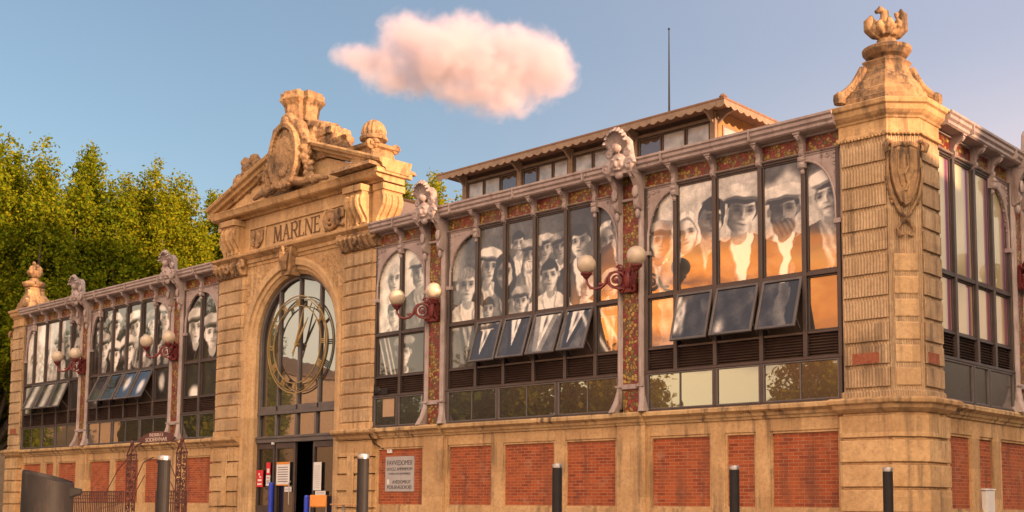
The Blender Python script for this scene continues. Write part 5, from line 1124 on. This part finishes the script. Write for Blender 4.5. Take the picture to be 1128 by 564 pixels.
for x, z1, y, lb in ((-1.08, 1.76, 0.10, 'bright blue foam post guard on the closed door leaf, left of the dark opening'), (1.16, 1.34, -0.14, 'bright blue foam post guard right of the dark door opening, behind the orange chair')):
    b = MB(); b.lathe(x, y, [(0.07, 0.02), (0.08, 0.06), (0.08, z1 - 0.05), (0.07, z1), (0.02, z1 + 0.005)], 12); b.box(x - 0.13, x + 0.13, y - 0.10, y + 0.10, 0.0, 0.05)
    tag(b.build('post_guard', 'blue_plastic'), lb, 'post guard', 'blue post guards at the door')

# ------------------------------------------------------------------ bollards, bin, bar chair and table
def make_bollard():
    root = empty('bollard')
    b = MB(); b.lathe(0, 0, [(0.039, 0.0), (0.039, 1.318)], 24); b.lathe(0, 0, [(0.07, 0.0), (0.07, 0.02), (0.045, 0.03)], 20); b.build('post', 'black_metal', root, smooth=False)
    c = MB(); c.lathe(0, 0, [(0.036, 1.319), (0.036, 1.324), (0.0395, 1.326), (0.0395, 1.344), (0.036, 1.350), (0.01, 1.352)], 24); c.build('cap', 'steel', root)
    return root
bol = make_bollard(); grp = 'slim black bollards along the square'
for i, (x, y, lb) in enumerate(((25.06, -15.56, 'slim black bollard in front of the brick panels, third from the right'), (26.05, -14.58, 'slim black bollard with a steel cap, standing before the narrow brick panel'), (26.89, -13.68, 'slim black bollard with a steel cap, rightmost, before the tall corner pillar'), (25.07, -17.52, 'slim black bollard just right of the portal, beside the grey plaque'), (23.58, -18.12, 'slim black bollard with a steel cap, leftmost, in front of the iron gate'))):
    o = bol if i == 0 else copy_tree(bol); o.location = (x, y, 0); tag(o, lb, 'bollard', grp)
    for ch in o.children: ch.scale = (1, 1, 1) if i != 4 else (1.15, 1.15, 1)
root = tag(empty('litter_bin', (20.57, -17.55, 0)), 'large dark round street bin with a slanted rim, at the lower left', 'litter bin')
b = MB()
for n_ in (0,):
    N = 72; rg = lambda z, r, sl=0.0: [(r * math.cos(2 * math.pi * i / N), r * math.sin(2 * math.pi * i / N), z + sl * (math.cos(2 * math.pi * i / N) * 0.72 + math.sin(2 * math.pi * i / N) * 0.69)) for i in range(N)]
    b.loft([rg(0.03, 0.25), rg(0.06, 0.262), rg(1.20, 0.262, -0.06), rg(1.285, 0.262, -0.06), rg(1.30, 0.25, -0.06), rg(1.22, 0.235, -0.06)])
b.build('body', 'black_metal', root)
b = MB(); b.loft([[(x + 0.17, y + 0.155, z) for x, y, z in ((-0.05, 0.05, 1.09), (0.05, -0.05, 1.09), (0.05, -0.05, 1.20), (-0.05, 0.05, 1.20))], [(x + 0.265, y + 0.24, z) for x, y, z in ((-0.03, 0.03, 1.13), (0.03, -0.03, 1.13), (0.03, -0.03, 1.18), (-0.03, 0.03, 1.18))]])
b.build('ash_pocket', 'black_metal', root, bevel=0.01)
root.scale = (0.87, 0.87, 0.965)
c0 = (9.45, -6.0); va = math.atan2(CAM.y - c0[1], CAM.x - c0[0])
root = tag(empty('bar_chair', (c0[0], c0[1], 0), va + R(90)), 'high bar chair with an orange back panel in front of the open market door', 'bar chair')
b = MB(); b.box(-0.19, 0.19, -0.03, 0.03, 0.98, 1.26); b.build('backrest', 'orange_paint', root, bevel=0.02)
b = MB(); b.box(-0.20, 0.20, 0.0, 0.40, 0.74, 0.78); b.build('seat', 'orange_paint', root, bevel=0.015)
for x, y in ((-.18, 0.02), (.18, 0.02), (-.18, .38), (.18, .38)): b = MB(); b.tube([(x * 1.1, y * 1.05, 0.0), (x, y, 0.76), (x, 0.0 if y < .1 else y, 1.0 if y < .1 else 0.78)], 0.013, 6); b.build('leg', 'steel', root)
c1 = (10.05, -5.75)
root = tag(empty('high_table', (c1[0], c1[1], 0), va + R(90)), 'high table with a thin brown top on a steel leg, beside the orange bar chair', 'table')
b = MB(); b.box(-0.30, 0.30, -0.28, 0.28, 1.03, 1.065); b.build('tabletop', 'wood_table', root, bevel=0.008)
b = MB(); b.tube([(0, 0, 0.02), (0, 0, 1.03)], 0.03, 10); b.build('leg', 'steel', root)
b = MB(); b.lathe(0, 0, [(0.24, 0.0), (0.24, 0.015), (0.05, 0.03)], 20); b.build('foot', 'steel', root)

# ------------------------------------------------------------------ old iron gate and railing on the square
GYY = -8.0
def rail_run(x0, x1, label):
    root = tag(empty('iron_railing', ((x0 + x1) / 2, GYY, 0)), label, 'railing')
    X = lambda x: x - (x0 + x1) / 2
    b = MB()
    for z in (0.12, 1.05, 1.32): b.box(X(x0), X(x1), -0.018, 0.018, z - 0.015, z + 0.015)
    b.build('rail', 'rust_iron', root)
    b = MB(); n = int((x1 - x0) / 0.095)
    for i in range(n + 1):
        x = X(x0 + (x1 - x0) * i / n); b.tube([(x, 0, 0.05), (x, 0, 1.33)], 0.016, 5)
        if i < n: b.spiral((x + 0.047, 0, 1.185), 0.042, 0.042, 1.0, 0.009, n=9)
    b.build('bars', 'rust_iron', root)
    return root
rail_run(0.5, 4.32, 'rusty iron railing with upright bars running left of the gate, behind the bin')
rail_run(5.85, 7.2, 'short rusty iron railing right of the gate, in front of the portal pillar')
root = tag(empty('iron_gateway', (5.8, GYY, 0)), 'rusty iron gateway of two scrolled lattice posts carrying a dark red name board', 'gateway')
def gpost(x):
    b = MB()
    for dx in (-0.22, -0.02, 0.22): b.tube([(x + dx, 0, 0), (x + dx, 0, 2.22), (x + dx * 0.3, 0, 2.45)], 0.018, 6)
    for i in range(14):
        z = 0.15 + i * 0.155
        for sg in (-1, 1): b.spiral((x + sg * 0.11, 0.0, z), 0.075, 0.02, 1.3, 0.014, sgn=sg, start=i, n=12)
        b.ell((x + 0.10 * math.sin(i * 2.4), -0.03, z + 0.06), (0.05, 0.03, 0.035), 6, 4)
    b.tube([(x - 0.25, 0, 2.2), (x + 0.25, 0, 2.2)], 0.02, 6); b.ell((x, 0, 2.50), (0.05, 0.05, 0.07), 8, 6)
    b.build('lattice_post', 'rust_iron', root)
gpost(-1.15); gpost(1.12)
b = MB()
for sg in (-1, 1):
    b.tube([(sg * 1.13, 0, 2.3), (sg * 0.9, 0, 2.44), (sg * 0.6, 0, 2.50)], 0.018, 6); b.tube([(sg * 1.1, 0, 0.95), (sg * 0.95, 0, 1.55), (sg * 0.6, 0, 2.0), (sg * 0.15, 0, 2.12)], 0.013, 6)
    b.tube([(sg * 1.1, 0, 0.75), (sg * 0.85, 0, 1.35), (sg * 0.5, 0, 1.7)], 0.011, 6)
b.build('arched_bar', 'rust_iron', root)
b = MB(); b.tube([(0.55, 0, 0), (0.55, 0, 1.6), (0.5, 0, 1.95), (0.3, 0, 2.08), (0.05, 0, 2.0)], 0.022, 7); b.build('lamp_hook', 'black_metal', root)
b = MB(); b.tube([(-1.6, 0.0, 1.32), (-1.75, 0.0, 1.0), (-2.6, 0.0, 0.9)], 0.01, 5); b.tube([(-1.37, 0, 2.1), (-1.8, 0, 1.85), (-2.2, 0, 1.45), (-2.45, 0, 1.2)], 0.012, 5); b.build('stay_bar', 'rust_iron', root)
b = MB(); b.face_xz([(-0.85, 2.55), (-0.62, 2.47), (0.62, 2.47), (0.85, 2.55), (0.62, 2.64), (0.40, 2.70), (0.15, 2.735), (-0.15, 2.735), (-0.40, 2.70), (-0.62, 2.64)], -0.02, 0.02)
nb = b.build('name_board', 'rust_iron', root)
text('lettering', 'INDRBLE E', 0.11, (0, -0.022, 2.645), FR, 'cream_ink', nb, width=0.62); text('lettering', 'SODERVNAR', 0.13, (0, -0.022, 2.535), FR, 'cream_ink', nb, width=0.98)

# ------------------------------------------------------------------ trees
def leaf_mesh(name, lobes, n, size, seed):
    """lobes: (x, y, z, rx, ry, rz) upright plumes; leaves are small bent quads gathered in twig clumps"""
    rng = np.random.default_rng(seed)
    vol = np.array([l[3] * l[4] * l[5] for l in lobes]) ** 0.67; pick = rng.choice(len(lobes), n // 14, p=vol / vol.sum())
    L = np.array(lobes)[pick]; m_ = len(pick)
    d = rng.normal(size=(m_, 3)); d /= np.linalg.norm(d, axis=1)[:, None]
    r = rng.uniform(0.45, 1.06, m_) ** 0.6
    d[:, 2] = np.where(d[:, 2] < -0.75, -d[:, 2] * 0.5, d[:, 2])
    taper = np.where(d[:, 2] > 0, 1 - 0.35 * d[:, 2], 1)
    c = L[:, :3] + d * r[:, None] * L[:, 3:] * np.stack([taper, taper, np.ones(m_)], -1)
    keep = (np.sin(c[:, 0] * 1.9 + seed) * np.sin(c[:, 1] * 1.7) * np.sin(c[:, 2] * 1.5 + 1) < 0.33)
    c = c[keep]; c = np.repeat(c, 14, axis=0); k = len(c)
    off = rng.normal(size=(k, 3)) * np.array([0.34, 0.34, 0.44]) * size * 2.5; c = c + off
    nrm = rng.normal(size=(k, 3)) + np.array([0, 0, 0.5]); nrm /= np.linalg.norm(nrm, axis=1)[:, None]
    t = np.cross(nrm, rng.normal(size=(k, 3))); t /= np.linalg.norm(t, axis=1)[:, None]; bt = np.cross(nrm, t)
    s = (size * rng.uniform(0.6, 1.25, k))[:, None]
    P = np.empty((k, 4, 3)); P[:, 0] = c - t * s * 0.5; P[:, 1] = c + bt * s * 0.36 - nrm * s * 0.08; P[:, 2] = c + t * s * 0.6; P[:, 3] = c - bt * s * 0.36 - nrm * s * 0.08
    me = bpy.data.meshes.new(name); me.vertices.add(k * 4); me.vertices.foreach_set('co', P.ravel())
    me.loops.add(k * 4); me.loops.foreach_set('vertex_index', np.arange(k * 4, dtype=np.int32)); me.polygons.add(k)
    me.polygons.foreach_set('loop_start', np.arange(0, k * 4, 4, dtype=np.int32)); me.update(calc_edges=True)
    me.materials.append(MAT['leaves']); return me
def make_tree(h, w, n, size, seed, spires=7):
    rnd = random.Random(seed); lobes = []
    for i in range(spires):
        a = 2 * math.pi * i / spires + rnd.uniform(-0.3, 0.3); rr = w * rnd.uniform(0.30, 0.62); top = h * rnd.uniform(0.80, 0.95)
        lobes.append((rr * math.cos(a), rr * math.sin(a), top * 0.66, w * rnd.uniform(0.26, 0.36), w * rnd.uniform(0.26, 0.36), top * 0.34))
        for j in range(2): lobes.append((rr * 1.25 * math.cos(a + 0.4 * j), rr * 1.25 * math.sin(a + 0.4 * j), h * rnd.uniform(0.28, 0.55), w * 0.32, w * 0.32, h * 0.13))
    for i in range(4): lobes.append((w * rnd.uniform(-0.25, 0.25), w * rnd.uniform(-0.25, 0.25), h * (0.70 + 0.02 * i), w * 0.20, w * 0.20, h * (0.28 - 0.015 * i)))
    b = MB(); pts = [(0, 0, 0), (0.1, 0, h * 0.15), (-0.05, 0.1, h * 0.35), (0.1, 0.05, h * 0.6), (0, 0, h * 0.85)]; b.tube(pts, [0.42, 0.34, 0.28, 0.18, 0.05], 10)
    for l in lobes[:spires * 3:1]:
        z0 = l[2] * 0.45; b.tube([(0, 0, z0), (l[0] * 0.5, l[1] * 0.5, z0 + (l[2] - z0) * 0.5), (l[0], l[1], l[2]), (l[0] * 1.05, l[1] * 1.05, l[2] + l[5] * 0.6)], [0.15, 0.11, 0.07, 0.02], 6)
    root = empty('broadleaf_tree'); b.build('trunk', 'bark', root, smooth=True)
    o = bpy.data.objects.new('crown', leaf_mesh('crown', lobes, n, size, seed)); col.objects.link(o); o.parent = root
    return root
protoA = make_tree(20.5, 5.4, 200000, 0.175, 11, 8); protoB = make_tree(20.0, 5.0, 185000, 0.175, 23, 7)
grp = 'tall trees behind the left wing of the hall'
SPOTS = [(-31.5, 9.4, 0.97, 0, 'tall tree filling the gap between the second and third golden trees behind the left wing'), (-32, 13.8, 0.96, 0, 'tall tree behind the left wing, between the two trees nearest the pediment'), (-29, 2.6, 0.98, 0, 'tall golden tree at the left edge, rising behind the far corner vase'),
         (-29.5, 7.0, 1.02, 1, 'tall golden tree behind the left wing, second from the left edge'),
         (-29, 11.6, 0.99, 0, 'tall green and gold tree behind the left wing, third from the left edge'),
         (-29.5, 16.0, 1.0, 1, 'tall green tree behind the left wing, nearest the left slope of the pediment'),
         (-31, 33.0, 1.23, 0, 'tree showing only its sunlit top between the portal and the raised lantern'),
         (-37, 2.0, 0.98, 1, 'darker tree of the back row at the left edge, behind the leftmost golden tree'),
         (-37, 8.0, 1.0, 0, 'darker tree of the back row, behind the second and third trees of the left wing'),
         (-37, 14.0, 1.02, 1, 'darker tree of the back row, filling the gap left of the pediment'),
         (-36, -3.5, 1.0, 0, 'tree cut by the left edge of the picture, beyond the far corner pillar')]
used = set()
for i, (x, y, s, k, lb) in enumerate(SPOTS):
    p = (protoA, protoB)[k]; o = p if k not in used else copy_tree(p); used.add(k)
    o.location = (x, y, 0); o.rotation_euler = (0, 0, R(67 * i + 20)); o.scale = (s, s, s); tag(o, lb, 'tree', grp)
# trees and houses on the camera's side of the square: seen mirrored in the glass
protoC = make_tree(12.0, 4.8, 15000, 0.36, 31)
for i, (x, y, s, lb) in enumerate(((-14.5, -60, 1.2, 'round tree across the square, mirrored in the low glass by the corner pillar'), (-36, -62, 1.3, 'round tree across the square, mirrored in the middle bay'), (-44, -60, 1.35, 'round tree across the square, mirrored in the middle bay beside the portal'), (-53, -61, 1.4, 'round tree across the square, mirrored beside the clock'), (-7, -58, 0.9, 'round tree across the square, mirrored at the far right of the low glass'), (-66, -60, 1.3, 'round tree across the square, mirrored low in the narrow bay beside the portal'), (-30, -17, 0.85, 'tree on the square left of the hall front, mirrored behind the clock'))):
    o = protoC if i == 0 else copy_tree(protoC); o.location = (x, y, 0); o.scale = (s, s, s); o.rotation_euler = (0, 0, R(50 * i)); tag(o, lb, 'tree', 'trees across the square')
o = copy_tree(protoC); o.location = (-26.5, -2.2, -1.6); o.scale = (0.62, 0.62, 0.8); tag(o, 'low dark leafy tree at the left edge, right beside the far corner pillar', 'tree', 'tall trees behind the left wing of the hall')
o = copy_tree(protoC); o.location = (-33, 0.5, -1.6); o.scale = (0.8, 0.8, 0.8); tag(o, 'low leafy tree at the left edge, under the tall golden trees', 'tree', 'tall trees behind the left wing of the hall')
for i, (x, y, s, k) in enumerate(((-42, -26, 0.8, 0), (-52, -31, 0.85, 1), (-62, -35, 0.95, 0), (-73, -38, 1.0, 1), (-86, -40, 1.05, 0), (-100, -42, 1.1, 1))):
    o = copy_tree((protoA, protoB)[k]); o.location = (x, y, 0); o.scale = (s, s, s); o.rotation_euler = (0, 0, R(80 * i)); tag(o, 'tall tree of the avenue left of the square, mirrored in the left wing glass', 'tree', 'avenue trees left of the square')
def house(x0, x1, y0, y1, h, m, label, rise=2.2, nwin=5, face='S'):
    root = tag(empty('town_house', ((x0 + x1) / 2, (y0 + y1) / 2, 0)), label, 'house'); ox, oy = (x0 + x1) / 2, (y0 + y1) / 2
    b = MB(); b.box(x0 - ox, x1 - ox, y0 - oy, y1 - oy, 0, h); b.build('wall', m, root)
    b = MB(); e = 0.5; b.loft([[(x0 - ox - e, y0 - oy - e, h + 0.002), (x1 - ox + e, y0 - oy - e, h + 0.002), (x1 - ox + e, y1 - oy + e, h + 0.002), (x0 - ox - e, y1 - oy + e, h + 0.002)], [(x0 - ox - e, y0 - oy - e, h + 0.2), (x1 - ox + e, y0 - oy - e, h + 0.2), (x1 - ox + e, y1 - oy + e, h + 0.2), (x0 - ox - e, y1 - oy + e, h + 0.2)], [((x0 - ox) * .5, (y0 - oy) * .4, h + rise), ((x1 - ox) * .5, (y0 - oy) * .4, h + rise), ((x1 - ox) * .5, (y1 - oy) * .4, h + rise), ((x0 - ox) * .5, (y1 - oy) * .4, h + rise)]])
    b.build('roof', 'roof_tile', root)
    for fl in range(int(h / 3.2)):
        for i in range(nwin):
            z = 1.0 + fl * 3.2
            b = MB()
            if face == 'N': x = (x0 - ox) + (x1 - x0) * (i + 0.5) / nwin; b.box(x - 0.55, x + 0.55, y1 - oy - 0.05, y1 - oy + 0.04, z, z + 1.7)
            else: y = (y0 - oy) + (y1 - y0) * (i + 0.5) / nwin; b.box(x0 - ox - 0.04, x0 - ox + 0.05, y - 0.55, y + 0.55, z, z + 1.7)
            b.build('window', 'window_glass', root)
house(-92, -62, -52, -40, 13.5, 'plaster_ochre', 'ochre house across the square, mirrored in the lower half of the clock window', 3.0, 8, 'N')
house(-64, -52, -22, 26, 7.5, 'plaster_ochre', 'low ochre house beyond the left end of the hall, almost hidden behind the trees', 2.0, 6, 'E')
house(46, 58, -14, 4.4, 11.2, 'plaster_cream', 'cream house across the side street, facing the near corner pillar', 1.6, 5, 'W')
house(46, 58, 4.6, 14.4, 24.0, 'plaster_cream', 'tall narrow cream house across the side street, added to shade the lower trees', 1.5, 3, 'W')  # unseen tall block, added to keep sun off the lower crowns
house(46, 58, 14.6, 20.6, 11.4, 'plaster_ochre', 'small ochre house across the side street, right beside the tall narrow house', 1.6, 2, 'W')
house(46, 58, 21, 120, 12.6, 'plaster_ochre', 'long ochre house further up the side street, mirrored low in the side windows', 2.0, 10, 'W')

# ------------------------------------------------------------------ the cloud: a real volume far behind the hall
def make_cloud():
    D = 620.0; K = D / 1307.55
    P = lambda px, py, dd=0.0: CAM + F_ * (D + dd) + R_ * ((px - 564) * K) + U_ * (-(py - 282 - 150.68) * K)
    lumps = [(496, 70, 0, 84, 37, 0), (558, 80, 2, 60, 42, 0.05), (462, 44, -3, 46, 31, 0), (503, 40, 2, 50, 30, 0), (545, 52, -2, 46, 30, 0), (592, 78, 0, 44, 36, 0.05), (602, 62, 3, 34, 26, 0), (414, 66, 3, 50, 21, -0.22), (392, 62, 0, 30, 17, -0.25), (438, 86, 2, 48, 21, -0.15), (520, 104, 0, 56, 26, -0.08), (556, 113, 0, 38, 20, 0), (572, 48, 1, 42, 26, 0), (614, 86, 0, 26, 24, 0)]
    m = bpy.data.materials.new('cloud_vapour'); m.use_nodes = True; m.node_tree.nodes.clear(); MAT['cloud_vapour'] = m
    t = NT(m.node_tree); pos = t.n('ShaderNodeNewGeometry').outputs['Position']
    field = None
    b = MB()
    for px, py, dd, rx, ry, wt in lumps:
        c = P(px, py, dd * K * 4); r = Vector((rx * K, rx * K * 0.75, ry * K))
        # local frame: along R_, F_, U_
        d = t.vmath('SUBTRACT', pos, c)
        q = t.n('ShaderNodeCombineXYZ'); t.put(q, 0, t.math('DIVIDE', t.vmath('DOT_PRODUCT', d, R_), r.x)); t.put(q, 1, t.math('DIVIDE', t.vmath('DOT_PRODUCT', d, F_), r.y)); t.put(q, 2, t.math('DIVIDE', t.vmath('DOT_PRODUCT', d, U_), r.z))
        v = t.math('SUBTRACT', 1.0 + wt, t.vmath('LENGTH', q.outputs[0]))
        if field is None: field = v
        else:
            nd = t.nt.nodes.new('ShaderNodeMath'); nd.operation = 'SMOOTH_MAX'; t.put(nd, 0, field); t.put(nd, 1, v); nd.inputs[2].default_value = 0.45; field = nd.outputs[0]
        ring = []
        for j in range(1, 10):
            a = math.pi * j / 10 - math.pi / 2; row = []
            for i in range(16):
                g = 2 * math.pi * i / 16; w = c + R_ * (1.22 * r.x * math.cos(a) * math.cos(g)) + F_ * (1.12 * r.y * math.cos(a) * math.sin(g)) + U_ * (1.3 * r.z * math.sin(a)); row.append(tuple(w))
            ring.append(row)
        b.loft(ring)
    n = t.noise(pos, 0.045, 7, 0.62, 0.4); n2 = t.noise(pos, 0.016, 3, 0.5)
    f = t.math('ADD', field, t.math('ADD', t.math('MULTIPLY', t.math('ADD', t.math('SUBTRACT', n, 0.5), t.math('MULTIPLY', t.math('SUBTRACT', t.noise(pos, 0.13, 5, 0.65), 0.5), 0.6)), 1.6), t.math('MULTIPLY', t.math('SUBTRACT', n2, 0.5), 0.7)))
    dens = t.math('MULTIPLY', t.smooth(f, 0.0, 1.15), 0.27)
    vol = t.n('ShaderNodeVolumePrincipled'); t.put(vol, 'Color', (0.925, 0.845, 0.885)); t.put(vol, 'Density', dens); t.put(vol, 'Anisotropy', 0.15)
    o = t.n('ShaderNodeOutputMaterial'); m.node_tree.links.new(vol.outputs[0], o.inputs['Volume'])
    ob = b.build('cloud', 'cloud_vapour', None, remesh=6.0)
    tag(ob, 'single pink and cream cumulus cloud hanging in the blue evening sky above the portal', 'cloud')
make_cloud()
